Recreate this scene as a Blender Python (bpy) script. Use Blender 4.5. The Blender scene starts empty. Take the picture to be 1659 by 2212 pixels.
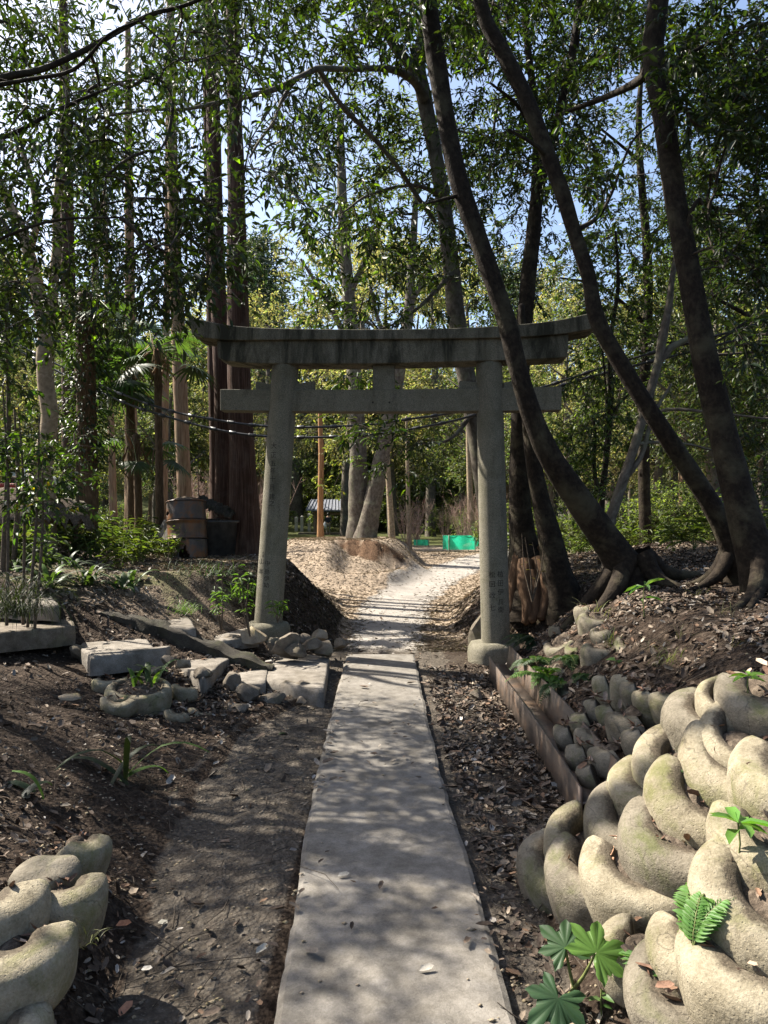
import bpy, bmesh, math, random
import numpy as np
from mathutils import Vector, Matrix
C = bpy.context.scene.collection
sc = bpy.context.scene
random.seed(7)
RNG = np.random.default_rng(11)
PI = math.pi
F_PX, CU, CV, HOR = 1533.0, 829.5, 1106.0, 1130.0
CAM_Z = 1.5
TH = math.atan((HOR-CV)/F_PX)

def P(u, v, d):
    """world point seen at photograph position (u, v), d metres ahead of the camera"""
    a = (u-CU)/F_PX; c = (CV-v)/F_PX
    y = math.cos(TH)-c*math.sin(TH); z = math.sin(TH)+c*math.cos(TH)
    k = d/y
    return np.array([a*k, d, CAM_Z+z*k])

# sun: ahead and to the left
SUN_AZ = math.radians(64)      # left of straight ahead
SUN_EL = math.radians(47)
SUN = np.array([-math.sin(SUN_AZ)*math.cos(SUN_EL), math.cos(SUN_AZ)*math.cos(SUN_EL), math.sin(SUN_EL)])

# ---------------------------------------------------------------- noise
def _h(ix, iy, iz, seed):
    n = (ix.astype(np.int64)*374761393 + iy.astype(np.int64)*668265263 + iz.astype(np.int64)*2147483647 + seed*1274126177) & 0xffffffff
    n = ((n ^ (n >> 13))*1274126177) & 0xffffffff
    n = ((n ^ (n >> 16))*2246822519) & 0xffffffff
    return ((n ^ (n >> 15)) & 0xffffff)/float(0xffffff)
def vnoise(p, seed=0):
    p = np.asarray(p, float); i = np.floor(p).astype(np.int64); f = p-i; f = f*f*(3-2*f)
    r = 0
    for dx in (0, 1):
        wx = f[:, 0] if dx else 1-f[:, 0]
        for dy in (0, 1):
            wy = f[:, 1] if dy else 1-f[:, 1]
            for dz in (0, 1):
                wz = f[:, 2] if dz else 1-f[:, 2]
                r = r + wx*wy*wz*_h(i[:, 0]+dx, i[:, 1]+dy, i[:, 2]+dz, seed)
    return r*2-1
def fbm(p, seed=0, octv=4):
    p = np.asarray(p, float); r = 0; a = 1; t = 0
    for o in range(octv):
        r = r + a*vnoise(p*2**o, seed+o*17); t += a; a *= .5
    return r/t
def n2(x, y, s, seed=0, octv=3):
    x = np.asarray(x, float); sh = x.shape
    return fbm(np.stack([x.ravel()*s, np.asarray(y, float).ravel()*s, np.zeros(x.size)+seed*3.7], 1), seed, octv).reshape(sh)
def sst(a, b, x):
    t = np.clip((x-a)/(b-a), 0, 1); return t*t*(3-2*t)
def smax(a, b, k):
    h = np.clip(.5+.5*(a-b)/k, 0, 1); return b+(a-b)*h+k*h*(1-h)
def smin(a, b, k): return -smax(-a, -b, k)
def unit(v):
    v = np.asarray(v, float); return v/np.maximum(np.linalg.norm(v, axis=-1, keepdims=True), 1e-9)

# ---------------------------------------------------------------- objects
def root_loc(o):
    l = Vector((0, 0, 0))
    while o is not None:
        l = l+o.location; o = o.parent
    return np.array(l)
def mesh_data(name, V, F, mats=None, smooth=True, uv=None, col=None):
    me = bpy.data.meshes.new(name)
    V = np.asarray(V, float)
    if isinstance(F, np.ndarray):
        n, k = F.shape
        me.vertices.add(len(V)); me.vertices.foreach_set('co', V.astype(np.float32).ravel())
        me.loops.add(n*k); me.loops.foreach_set('vertex_index', F.astype(np.int32).ravel())
        me.polygons.add(n)
        me.polygons.foreach_set('loop_start', np.arange(0, n*k, k, dtype=np.int32))
        me.polygons.foreach_set('loop_total', np.full(n, k, dtype=np.int32))
        me.update(calc_edges=True)
    else:
        me.from_pydata([tuple(v) for v in V], [], [tuple(int(i) for i in f) for f in F])
        me.update()
    if smooth:
        me.polygons.foreach_set('use_smooth', np.ones(len(me.polygons), dtype=bool))
    if uv is not None:
        l = me.uv_layers.new(name='UVMap')
        idx = np.empty(len(me.loops), np.int32); me.loops.foreach_get('vertex_index', idx)
        l.data.foreach_set('uv', np.asarray(uv, np.float32)[idx].ravel())
    if col is not None:
        a = me.color_attributes.new(name='tint', type='FLOAT_COLOR', domain='POINT')
        c = np.ones((len(V), 4), np.float32); c[:, :col.shape[1]] = col
        a.data.foreach_set('color', c.ravel())
    for m in (mats or []): me.materials.append(m)
    return me
def obj(name, V, F, m, parent=None, loc=None, smooth=True, uv=None, col=None):
    """ONE mesh object; V in world space"""
    V = np.asarray(V, float)
    off = root_loc(parent) if parent is not None else (np.asarray(loc, float) if loc is not None else np.zeros(3))
    me = mesh_data(name, V-off, F, m if isinstance(m, list) else [m], smooth, uv, col)
    o = bpy.data.objects.new(name, me); C.objects.link(o)
    if parent is not None: o.parent = parent
    elif loc is not None: o.location = tuple(loc)
    return o
def tag(o, label=None, cat=None, group=None, kind=None):
    if label: o['label'] = label
    if cat: o['category'] = cat
    if group: o['group'] = group
    if kind: o['kind'] = kind
    return o
def thing(name, label, cat, loc, group=None):
    o = bpy.data.objects.new(name, None); C.objects.link(o)
    o.location = tuple(float(c) for c in loc); o.empty_display_size = .1
    return tag(o, label, cat, group)
def dup(root, loc, rz=0., scale=1., label=None, group=None):
    r = root.copy(); C.objects.link(r); r.location = tuple(loc); r.rotation_euler = (0, 0, rz); r.scale = (scale, scale, scale)
    if label: r['label'] = label
    if group: r['group'] = group
    for ch in list(root.children):
        c = ch.copy(); C.objects.link(c); c.parent = r
        for g in list(ch.children):
            k = g.copy(); C.objects.link(k); k.parent = c
    return r

class MB:
    """collects shapes for ONE mesh"""
    def __init__(s): s.V = []; s.F = []; s.U = []; s.C = []; s.n = 0
    def add(s, V, F, U=None, col=None):
        V = np.asarray(V, float); b = s.n
        s.V.append(V); s.F += [tuple(int(i)+b for i in f) for f in F]; s.n += len(V)
        s.U.append(np.zeros((len(V), 2)) if U is None else np.asarray(U))
        s.C.append(np.ones((len(V), 3)) if col is None else np.broadcast_to(np.asarray(col, float), (len(V), 3)))
        return s
    def build(s, name, m, parent=None, loc=None, smooth=True):
        V = np.concatenate(s.V); F = s.F
        ks = {len(f) for f in F}
        if len(ks) == 1: F = np.array(F)
        return obj(name, V, F, m, parent, loc, smooth, np.concatenate(s.U), np.concatenate(s.C))

def catmull(pts, rad, step):
    pts = np.asarray(pts, float); rad = np.asarray(rad, float)
    if len(pts) < 3:
        n = max(2, int(np.linalg.norm(pts[-1]-pts[0])/step)+1)
        t = np.linspace(0, 1, n)[:, None]
        return pts[0]*(1-t)+pts[-1]*t, rad[0]*(1-t[:, 0])+rad[-1]*t[:, 0]
    e = np.vstack([2*pts[0]-pts[1], pts, 2*pts[-1]-pts[-2]])
    out = []; ro = []
    for i in range(len(pts)-1):
        p0, p1, p2, p3 = e[i], e[i+1], e[i+2], e[i+3]
        n = max(2, int(np.linalg.norm(p2-p1)/step)+1)
        for t in np.linspace(0, 1, n, endpoint=False):
            out.append(.5*((2*p1)+(-p0+p2)*t+(2*p0-5*p1+4*p2-p3)*t*t+(-p0+3*p1-3*p2+p3)*t**3))
            tt = t*t*(3-2*t); ro.append(rad[i]*(1-tt)+rad[i+1]*tt)
    out.append(pts[-1]); ro.append(rad[-1])
    return np.array(out), np.array(ro)

def tube(pts, rad, sides=10, step=.12, rough=0., rs=3., seed=0, flare=0., flen=.35, lobes=5, tip=True, twist=0.):
    """tapered limb along pts; returns V, F, UV"""
    p, r = catmull(pts, rad, step)
    n = len(p)
    tg = np.gradient(p, axis=0); tg = unit(tg)
    s = np.concatenate([[0], np.cumsum(np.linalg.norm(np.diff(p, axis=0), axis=1))])
    ref = np.array([0, 1., 0]) if abs(tg[0][1]) < .9 else np.array([1., 0, 0])
    a = unit(ref-tg[0]*np.dot(ref, tg[0])); A = [a]
    for i in range(1, n):
        a = unit(A[-1]-tg[i]*np.dot(A[-1], tg[i])); A.append(a)
    A = np.array(A); B = np.cross(tg, A)
    th = np.linspace(0, 2*PI, sides+1)
    R = r[:, None]*np.ones((1, sides+1))
    if flare:
        w = np.exp(-s/flen)[:, None]
        R = R*(1+flare*w*(.75+.5*np.cos(lobes*th+seed)[None]+.25*np.cos((lobes+2)*th+2*seed)[None]))
    V = p[:, None]+R[..., None]*(np.cos(th)[None, :, None]*A[:, None]+np.sin(th)[None, :, None]*B[:, None])
    V = V.reshape(-1, 3)
    if rough:
        cyc = V-np.repeat(p, sides+1, 0)
        V = V+cyc*(rough*fbm(V*rs, seed, 3))[:, None]
        g = V.reshape(n, sides+1, 3); g[:, -1] = g[:, 0]; V = g.reshape(-1, 3)
    U = np.stack([np.broadcast_to(th[None]*np.maximum(r.mean(), .02), (n, sides+1)).ravel(), np.repeat(s, sides+1)], 1)
    F = []
    k = sides+1
    for i in range(n-1):
        for j in range(sides):
            F.append((i*k+j, i*k+j+1, (i+1)*k+j+1, (i+1)*k+j))
    if tip:
        V = np.vstack([V, p[-1]+tg[-1]*r[-1]*.8]); U = np.vstack([U, [0, s[-1]]])
        for j in range(sides): F.append(((n-1)*k+j, (n-1)*k+j+1, len(V)-1))
    return V, F, U

def thin_tubes(Q, R0, R1, sides=4):
    """many thin limbs at once. Q (N,K,3) points"""
    N, K, _ = Q.shape
    t = unit(Q[:, -1]-Q[:, 0])
    ref = np.where(np.abs(t[:, 2:3]) < .9, np.array([[0, 0, 1.]]), np.array([[1., 0, 0]]))
    a = unit(np.cross(t, ref)); b = np.cross(t, a)
    th = np.arange(sides)*2*PI/sides
    f = np.linspace(0, 1, K)
    R = np.asarray(R0)[:, None]*(1-f)+np.asarray(R1)[:, None]*f
    ring = np.cos(th)[None, :, None]*a[:, None]+np.sin(th)[None, :, None]*b[:, None]
    V = Q[:, :, None]+R[:, :, None, None]*ring[:, None]
    idx = np.arange(N*K*sides).reshape(N, K, sides)
    j2 = (np.arange(sides)+1) % sides
    Fq = np.stack([idx[:, :-1], idx[:, :-1][..., j2], idx[:, 1:][..., j2], idx[:, 1:]], -1).reshape(-1, 4)
    return V.reshape(-1, 3), Fq

# leaf shapes: (along, across, up) and triangles
LEAF = {
 'lance': (np.array([[0, 0, 0], [.33, -.42, .12], [.33, .42, .12], [.7, -.36, .06], [.7, .36, .06], [.45, 0, 0], [1, 0, -.12]]),
           np.array([[0, 5, 1], [0, 2, 5], [1, 5, 3], [5, 2, 4], [3, 5, 6], [5, 4, 6]])),
 'diamond': (np.array([[0, 0, 0], [.45, -.5, .1], [.45, .5, .1], [1, 0, -.08]]), np.array([[0, 3, 1], [0, 2, 3]])),
 'strip': (np.array([[0, -.3, 0], [0, .3, 0], [.4, -.5, .0], [.4, .5, .0], [.75, -.35, -.06], [.75, .35, -.06], [1, 0, -.2]]),
           np.array([[0, 1, 3], [0, 3, 2], [2, 3, 5], [2, 5, 4], [4, 5, 6]])),
 'curl': (np.array([[0, 0, 0], [.2, -.4, .18], [.2, .4, .14], [.76, -.4, .22], [.76, .4, .16], [.48, 0, .03], [1, .05, .2]]),
           np.array([[0, 5, 1], [0, 2, 5], [1, 5, 3], [5, 2, 4], [3, 5, 6], [5, 4, 6]])),
}
def leaves(pos, d, up, L, W, shape='lance'):
    T, TF = LEAF[shape]
    d = unit(d); s = unit(np.cross(d, up)); n = np.cross(s, d)
    L = np.broadcast_to(L, len(pos)); W = np.broadcast_to(W, len(pos))
    V = (pos[:, None]+T[None, :, 0:1]*d[:, None]*L[:, None, None]+T[None, :, 1:2]*s[:, None]*W[:, None, None]+T[None, :, 2:3]*n[:, None]*L[:, None, None])
    k = len(T)
    F = (TF[None]+(np.arange(len(pos))*k)[:, None, None]).reshape(-1, 3)
    return V.reshape(-1, 3), F, k
def rdir(n, rng=RNG): return unit(rng.normal(size=(n, 3)))
def tint(n, k, base, var, rng=RNG, alt=None, altp=0.):
    base = np.asarray(base, float)
    c = base[None]*np.exp(rng.normal(0, var, (n, 1)))*np.exp(rng.normal(0, var*.35, (n, 3)))
    if alt is not None:
        m = rng.random(n) < altp; c[m] = np.asarray(alt)[None]*np.exp(rng.normal(0, var, (m.sum(), 1)))
    return np.repeat(np.clip(c, .002, .9), k, 0)

def box(x0, x1, y0, y1, z0, z1):
    V = [(x, y, z) for z in (z0, z1) for x, y in ((x0, y0), (x1, y0), (x1, y1), (x0, y1))]
    return V, [(3, 2, 1, 0), (4, 5, 6, 7), (0, 1, 5, 4), (1, 2, 6, 5), (2, 3, 7, 6), (3, 0, 4, 7)]
def bevel_obj(o, w=.01, seg=2):
    m = o.modifiers.new('bevel', 'BEVEL'); m.width = w; m.segments = seg; m.limit_method = 'ANGLE'; m.angle_limit = .6
    return o
EXPO = 1.82
# ---------------------------------------------------------------- materials
class NT:
    def __init__(s, name):
        s.m = bpy.data.materials.new(name); s.m.use_nodes = True; s.t = s.m.node_tree
        s.t.nodes.clear(); s.out = s.n('ShaderNodeOutputMaterial')
    def n(s, typ, **kw):
        x = s.t.nodes.new(typ)
        for k, v in kw.items(): setattr(x, k, v)
        return x
    def l(s, a, b): s.t.links.new(a, b)
    def coords(s, kind='obj', scale=(1, 1, 1)):
        mp = s.n('ShaderNodeMapping'); mp.inputs['Scale'].default_value = scale
        if kind == 'pos': s.l(s.n('ShaderNodeNewGeometry').outputs['Position'], mp.inputs['Vector'])
        elif kind == 'uv': s.l(s.n('ShaderNodeTexCoord').outputs['UV'], mp.inputs['Vector'])
        else: s.l(s.n('ShaderNodeTexCoord').outputs['Object'], mp.inputs['Vector'])
        return mp.outputs['Vector']
    def noise(s, vec, scale, detail=4, rough=.55, dist=0.):
        x = s.n('ShaderNodeTexNoise'); x.inputs['Scale'].default_value = scale; x.inputs['Detail'].default_value = detail
        x.inputs['Roughness'].default_value = rough; x.inputs['Distortion'].default_value = dist
        s.l(vec, x.inputs['Vector']); return x.outputs['Fac']
    def voro(s, vec, scale, feature='F1', out='Distance'):
        x = s.n('ShaderNodeTexVoronoi', feature=feature); x.inputs['Scale'].default_value = scale
        s.l(vec, x.inputs['Vector']); return x.outputs[out]
    def ramp(s, fac, stops):
        x = s.n('ShaderNodeValToRGB'); e = x.color_ramp.elements
        while len(e) < len(stops): e.new(.5)
        for i, (p, c) in enumerate(stops):
            e[i].position = p; e[i].color = (*c, 1) if len(c) == 3 else c
        s.l(fac, x.inputs['Fac']); return x.outputs['Color']
    def step(s, fac, a, b):
        x = s.n('ShaderNodeMapRange'); x.inputs[1].default_value = a; x.inputs[2].default_value = b
        s.l(fac, x.inputs[0]); return x.outputs[0]
    def mix(s, fac, a, b, mode='MIX'):
        x = s.n('ShaderNodeMix', data_type='RGBA', blend_type=mode)
        if isinstance(fac, (int, float)): x.inputs[0].default_value = fac
        else: s.l(fac, x.inputs[0])
        for i, c in ((6, a), (7, b)):
            if isinstance(c, tuple): x.inputs[i].default_value = (*c, 1)
            else: s.l(c, x.inputs[i])
        return x.outputs[2]
    def math(s, op, a, b=0.):
        x = s.n('ShaderNodeMath', operation=op)
        for i, v in ((0, a), (1, b)):
            if isinstance(v, (int, float)): x.inputs[i].default_value = v
            else: s.l(v, x.inputs[i])
        return x.outputs[0]
    def attr(s, name='tint'):
        x = s.n('ShaderNodeAttribute'); x.attribute_name = name; return x.outputs['Color']
    def sep(s, col):
        x = s.n('ShaderNodeSeparateColor'); s.l(col, x.inputs[0]); return x.outputs
    def finish(s, col, rough=.8, bump=None, bd=.02, bs=1., spec=.3, metal=0., extra=None):
        b = s.n('ShaderNodeBsdfPrincipled')
        if isinstance(col, tuple): b.inputs['Base Color'].default_value = (*col, 1)
        else: s.l(col, b.inputs['Base Color'])
        if isinstance(rough, (int, float)): b.inputs['Roughness'].default_value = rough
        else: s.l(rough, b.inputs['Roughness'])
        b.inputs['Specular IOR Level'].default_value = spec
        if isinstance(metal, (int, float)): b.inputs['Metallic'].default_value = metal
        else: s.l(metal, b.inputs['Metallic'])
        if bump is not None:
            x = s.n('ShaderNodeBump'); x.inputs['Distance'].default_value = bd; x.inputs['Strength'].default_value = bs
            s.l(bump, x.inputs['Height']); s.l(x.outputs['Normal'], b.inputs['Normal'])
        s.l(b.outputs[0], s.out.inputs[0]); s.b = b
        return s.m

def m_leaf(name, trans=.42, rough=.42, spec=.45, yellow=(1.5, 1.6, .45)):
    t = NT(name); c = t.attr()
    nz = t.noise(t.coords('obj'), 60, 2)
    c = t.mix(t.math('MULTIPLY', nz, .35), c, (.05, .05, .02))
    t.finish(c, rough, spec=spec)
    tr = t.n('ShaderNodeBsdfTranslucent'); t.l(t.mix(1., c, tuple(yellow), 'MULTIPLY'), tr.inputs[0])
    mx = t.n('ShaderNodeMixShader'); mx.inputs[0].default_value = trans
    t.l(t.b.outputs[0], mx.inputs[1]); t.l(tr.outputs[0], mx.inputs[2]); t.l(mx.outputs[0], t.out.inputs[0])
    return t.m
def m_tint(name, rough=.85, spec=.2):
    t = NT(name); c = t.attr(); nz = t.noise(t.coords('obj'), 90, 3)
    return t.finish(t.mix(t.step(nz, .3, .8), c, t.mix(1., c, (.55, .55, .55), 'MULTIPLY')), rough, nz, .004, .6, spec)
def m_bark(name, c0, c1, c2, su=30, sv=4, bd=.012, bs=1., patch=None, pamt=.5, rough=.9):
    t = NT(name); uv = t.coords('uv', (su, sv, 1))
    a = t.noise(uv, 1., 6, .6, .3); b = t.noise(t.coords('uv', (su*3, sv*2, 1)), 1., 4, .6)
    h = t.math('ADD', t.math('MULTIPLY', a, .7), t.math('MULTIPLY', b, .3))
    c = t.ramp(h, [(.3, c0), (.5, c1), (.72, c2)])
    if patch:
        pz = t.noise(t.coords('obj'), 3.2, 5, .65, .4)
        c = t.mix(t.math('MULTIPLY', t.step(pz, .5, .66), pamt), c, patch)
    return t.finish(c, rough, h, bd, bs, .15)

def m_ground():
    t = NT('ground_soil'); p = t.coords('pos'); a = t.sep(t.attr()); b2 = t.sep(t.attr('tint2'))
    big = t.noise(p, 1.7, 5, .6); fine = t.noise(p, 38, 6, .65); mid = t.noise(p, 9, 5, .6, .3); peb = t.voro(p, 55)
    soil = t.ramp(fine, [(.3, (.016, .011, .008)), (.5, (.04, .029, .021)), (.72, (.1, .076, .056))])
    soil = t.mix(t.step(mid, .45, .7), soil, t.mix(1., soil, (.55, .5, .48), 'MULTIPLY'))
    pack = t.ramp(t.math('ADD', t.math('MULTIPLY', fine, .6), t.math('MULTIPLY', mid, .4)), [(.3, (.03, .025, .02)), (.5, (.075, .063, .05)), (.7, (.165, .143, .115))])
    pack = t.mix(t.math('MULTIPLY', t.step(peb, .22, .0), .5), pack, (.26, .24, .2))
    sand = t.ramp(t.math('ADD', t.math('MULTIPLY', fine, .55), t.math('MULTIPLY', big, .45)), [(.3, (.14, .126, .11)), (.5, (.26, .238, .21)), (.72, (.38, .35, .312))])
    straw = t.ramp(t.math('ADD', t.math('MULTIPLY', fine, .7), t.math('MULTIPLY', mid, .3)), [(.28, (.13, .095, .066)), (.5, (.26, .205, .15)), (.7, (.4, .33, .255))])
    scarp = t.ramp(fine, [(.3, (.025, .014, .008)), (.5, (.075, .044, .026)), (.7, (.17, .11, .068))])
    moss = t.ramp(fine, [(.3, (.02, .035, .008)), (.6, (.09, .12, .02)), (.8, (.2, .22, .05))])
    c = soil
    for f, col in ((a[0], pack), (a[1], straw), (a[2], sand), (b2[0], scarp), (b2[1], moss)):
        w = t.math('ADD', f, t.math('MULTIPLY', t.math('SUBTRACT', mid, .5), t.math('MULTIPLY', t.math('MULTIPLY', f, t.math('SUBTRACT', 1., f)), 3.2)))
        c = t.mix(t.step(w, .25, .75), c, col)
    h = t.math('ADD', t.math('MULTIPLY', fine, .6), t.math('MULTIPLY', mid, .8))
    h = t.math('SUBTRACT', h, t.math('MULTIPLY', peb, .35))
    return t.finish(c, .95, h, .035, .9, .1)

def m_concrete(name, c0, c1, c2, scale=1., moss=None, mamt=.6, bd=.006, stain=True, crack=0., dirt=False):
    t = NT(name); p = t.coords('pos'); f = t.noise(p, 140*scale, 5, .7); m = t.noise(p, 14*scale, 5, .6); b = t.noise(p, 3*scale, 5, .65, .5)
    c = t.ramp(t.math('ADD', t.math('MULTIPLY', f, .45), t.math('MULTIPLY', m, .55)), [(.32, c0), (.5, c1), (.7, c2)])
    if stain: c = t.mix(t.math('MULTIPLY', t.step(b, .48, .68), .55), c, t.mix(1., c, (.55, .52, .46), 'MULTIPLY'))
    if moss:
        g = t.noise(p, 5.5*scale, 6, .7, .6)
        c = t.mix(t.math('MULTIPLY', t.step(g, .5, .66), mamt), c, moss)
    if dirt:
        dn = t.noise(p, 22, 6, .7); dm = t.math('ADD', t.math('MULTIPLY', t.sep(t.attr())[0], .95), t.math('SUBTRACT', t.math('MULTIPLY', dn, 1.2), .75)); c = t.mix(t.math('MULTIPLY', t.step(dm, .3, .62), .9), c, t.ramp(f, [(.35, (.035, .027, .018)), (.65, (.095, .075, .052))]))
    pit = t.voro(p, 90*scale)
    if crack:
        wv = t.n('ShaderNodeVectorMath', operation='ADD'); nz = t.n('ShaderNodeTexNoise'); nz.inputs['Scale'].default_value = 6; nz.inputs['Detail'].default_value = 4; t.l(p, nz.inputs['Vector'])
        sc_ = t.n('ShaderNodeVectorMath', operation='SCALE'); sc_.inputs['Scale'].default_value = .3; t.l(nz.outputs['Color'], sc_.inputs[0]); t.l(p, wv.inputs[0]); t.l(sc_.outputs[0], wv.inputs[1])
        ck = t.voro(wv.outputs[0], crack, 'DISTANCE_TO_EDGE'); ln = t.math('MULTIPLY', t.step(ck, .009, .002), t.step(b, .42, .5)); c = t.mix(t.math('MULTIPLY', ln, .45), c, (.03, .025, .018))
    h = t.math('ADD', t.math('MULTIPLY', f, .5), t.math('ADD', t.math('MULTIPLY', m, .8), t.math('MULTIPLY', t.step(pit, .0, .25), .25)))
    return t.finish(c, .9, h, bd, .8, .2)
def m_granite(name='torii_granite', dirt=.75):
    t = NT(name); p = t.coords('pos')
    sp = t.noise(p, 190, 3, .7); v = t.voro(p, 230, out='Color'); vs = t.sep(v)[0]; m = t.noise(p, 4, 5, .65, .4)
    st = t.noise(t.coords('pos', (5, 5, .9)), 1., 7, .72, .6)
    c = t.ramp(t.math('ADD', t.math('MULTIPLY', vs, .45), t.math('MULTIPLY', sp, .55)), [(.2, (.066, .06, .042)), (.45, (.145, .132, .096)), (.75, (.24, .218, .165))])
    c = t.mix(t.math('MULTIPLY', t.step(m, .45, .7), .5), c, (.085, .078, .042))
    c = t.mix(t.math('MULTIPLY', t.step(st, .62-.2*dirt, .84-.2*dirt), dirt), c, (.03, .029, .019))
    return t.finish(c, .85, t.math('ADD', sp, vs), .0035, .7, .25)
def m_plain(name, c0, c1, scale=20, rough=.7, bd=.003, spec=.3, metal=0., coord='obj', stretch=(1, 1, 1)):
    t = NT(name); p = t.coords(coord, stretch); n = t.noise(p, scale, 5, .6)
    return t.finish(t.ramp(n, [(.35, c0), (.65, c1)]), rough, n, bd, .8, spec, metal)
def m_rust(name, base0, base1, r0=(.16, .065, .022), r1=(.27, .13, .05)):
    t = NT(name); p = t.coords('obj'); n = t.noise(p, 6, 6, .65, .5); f = t.noise(p, 60, 4, .6); st = t.noise(t.coords('obj', (14, 14, 1.5)), 1., 4)
    c = t.ramp(n, [(.35, base0), (.5, base1), (.62, r0), (.75, r1)])
    c = t.mix(t.math('MULTIPLY', t.step(st, .5, .7), .6), c, (.03, .026, .024))
    return t.finish(c, .48, t.math('ADD', t.math('MULTIPLY', f, .5), n), .004, .7, .45, .25)

M = dict(
 ground=m_ground(),
 leaf=m_leaf('evergreen_leaf', .4, .45, .35, (1.35, 1.6, .35)), leaf_soft=m_leaf('soft_leaf', .45, .5, .35), leaf_far=m_leaf('woodland_leaf', .5, .55, .3, (1.35, 1.4, .6)),
 conifer=m_leaf('conifer_spray', .3, .6, .25, (1.2, 1.3, .7)), herb=m_leaf('herb_leaf', .4, .5, .3, (1.4, 1.5, .5)),
 litter=m_tint('dead_leaf', .8, .25), straw=m_tint('dry_straw', .9, .1), twig=m_bark('twig_bark', (.02, .016, .012), (.05, .04, .03), (.1, .085, .07), 40, 10, .003),
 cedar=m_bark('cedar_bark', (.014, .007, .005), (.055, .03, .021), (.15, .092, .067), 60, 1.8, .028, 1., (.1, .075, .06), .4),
 cedar_far=m_bark('cedar_bark_sunlit', (.06, .035, .02), (.2, .13, .08), (.34, .25, .17), 40, 2.5, .015, 1., (.16, .17, .08), .35),  # paler cedar bark for farther trunks, sunlight put into its colour
 smooth=m_bark('smooth_dark_bark', (.007, .005, .0035), (.018, .013, .0088), (.042, .032, .021), 22, 16, .016, 1., (.075, .066, .04), .55),
 grey=m_bark('grey_bark', (.035, .028, .021), (.09, .076, .06), (.18, .158, .13), 16, 9, .008, .8, (.2, .21, .13), .4),
 pale=m_bark('pale_bark', (.1, .075, .05), (.24, .185, .125), (.38, .31, .22), 10, 12, .007, .8, (.12, .13, .06), .4),
 orange=m_bark('orange_bark', (.13, .06, .025), (.28, .15, .07), (.42, .26, .14), 40, 2.2, .015, 1.),
 palmtrunk=m_bark('palm_fibre', (.03, .02, .012), (.09, .06, .035), (.2, .14, .09), 60, 8, .02, 1.),
 root=m_bark('bare_root_wood', (.03, .016, .009), (.09, .053, .031), (.18, .12, .075), 14, 5, .01, .9),
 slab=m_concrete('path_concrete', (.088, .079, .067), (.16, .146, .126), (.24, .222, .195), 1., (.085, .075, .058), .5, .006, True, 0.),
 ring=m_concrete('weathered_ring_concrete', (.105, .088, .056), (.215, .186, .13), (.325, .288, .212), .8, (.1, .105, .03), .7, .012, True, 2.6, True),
 ringgrey=m_concrete('weathered_grey_ring_concrete', (.07, .06, .042), (.145, .126, .094), (.23, .203, .157), .8, (.075, .085, .025), .7, .012, True, 2.6, True),
 stone=m_concrete('step_stone', (.08, .069, .056), (.17, .151, .126), (.28, .253, .22), .7, None, .6, .012),
 kerbstone=m_concrete('dark_rough_concrete', (.018, .016, .012), (.042, .037, .029), (.085, .076, .06), .6, (.06, .07, .02), .4, .03),
 rock=m_concrete('field_rock', (.055, .045, .034), (.13, .108, .083), (.23, .2, .158), .9, (.09, .1, .03), .3, .012),
 rocklight=m_concrete('pale_field_rock', (.13, .105, .075), (.26, .21, .15), (.38, .33, .25), .9, (.2, .17, .05), .5, .012),
 granite=m_granite(dirt=.6), lintel=m_granite('stained_lintel_granite', 1.1),
 cut_shadow=m_plain('engraved_shadow', (.018, .016, .012), (.035, .03, .024), 80, .95),  # dark colour painted in for the shade inside engraved strokes and holes
 rust=m_rust('rusty_drum_steel', (.05, .045, .046), (.085, .068, .06)),
 rustband=m_rust('orange_rusty_drum_steel', (.075, .05, .036), (.125, .078, .05)),
 beam=m_rust('rusty_beam_steel', (.05, .04, .033), (.095, .072, .056), (.13, .085, .056), (.2, .135, .09)),
 blackplastic=m_plain('scuffed_black_plastic', (.02, .02, .021), (.06, .058, .056), 9, .6, .003, .4),
 cable=m_plain('black_cable_sheath', (.012, .012, .013), (.025, .025, .026), 40, .42, .001, .5),
 wood=m_plain('weathered_timber', (.1, .075, .05), (.22, .17, .12), 30, .85, .004, .2, 0., 'obj', (8, 8, .7)),
 greywood=m_plain('grey_timber', (.11, .1, .085), (.24, .22, .19), 30, .85, .004, .2, 0., 'obj', (1, 1, .15)),
 roof=m_plain('slate_roof', (.09, .1, .12), (.2, .21, .24), 25, .5, .01, .4),
 white=m_plain('pale_tarp', (.5, .52, .55), (.68, .7, .73), 12, .5, .01, .4),
 red=m_plain('red_pipe_paint', (.2, .02, .015), (.32, .05, .04), 20, .5),
 skin=m_plain('skin', (.5, .3, .2), (.56, .36, .26), 20, .6), hair=m_plain('black_hair', (.01, .009, .008), (.02, .018, .016), 60, .6),
 navy=m_plain('dark_jacket', (.012, .014, .022), (.03, .033, .045), 40, .9), grey_cloth=m_plain('grey_trousers', (.16, .14, .11), (.22, .2, .17), 40, .9),
 whitecloth=m_plain('white_bag_cloth', (.6, .6, .6), (.75, .75, .75), 40, .8),
 stem=m_plain('green_stem', (.06, .07, .02), (.14, .16, .05), 50, .6), brownstem=m_plain('brown_stem', (.05, .035, .022), (.12, .09, .06), 50, .85),
 greystone=m_plain('far_torii_stone', (.3, .29, .25), (.45, .43, .38), 30, .9),
 redsign=m_plain('red_plaque', (.4, .03, .02), (.5, .05, .03), 20, .6),
)
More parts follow.
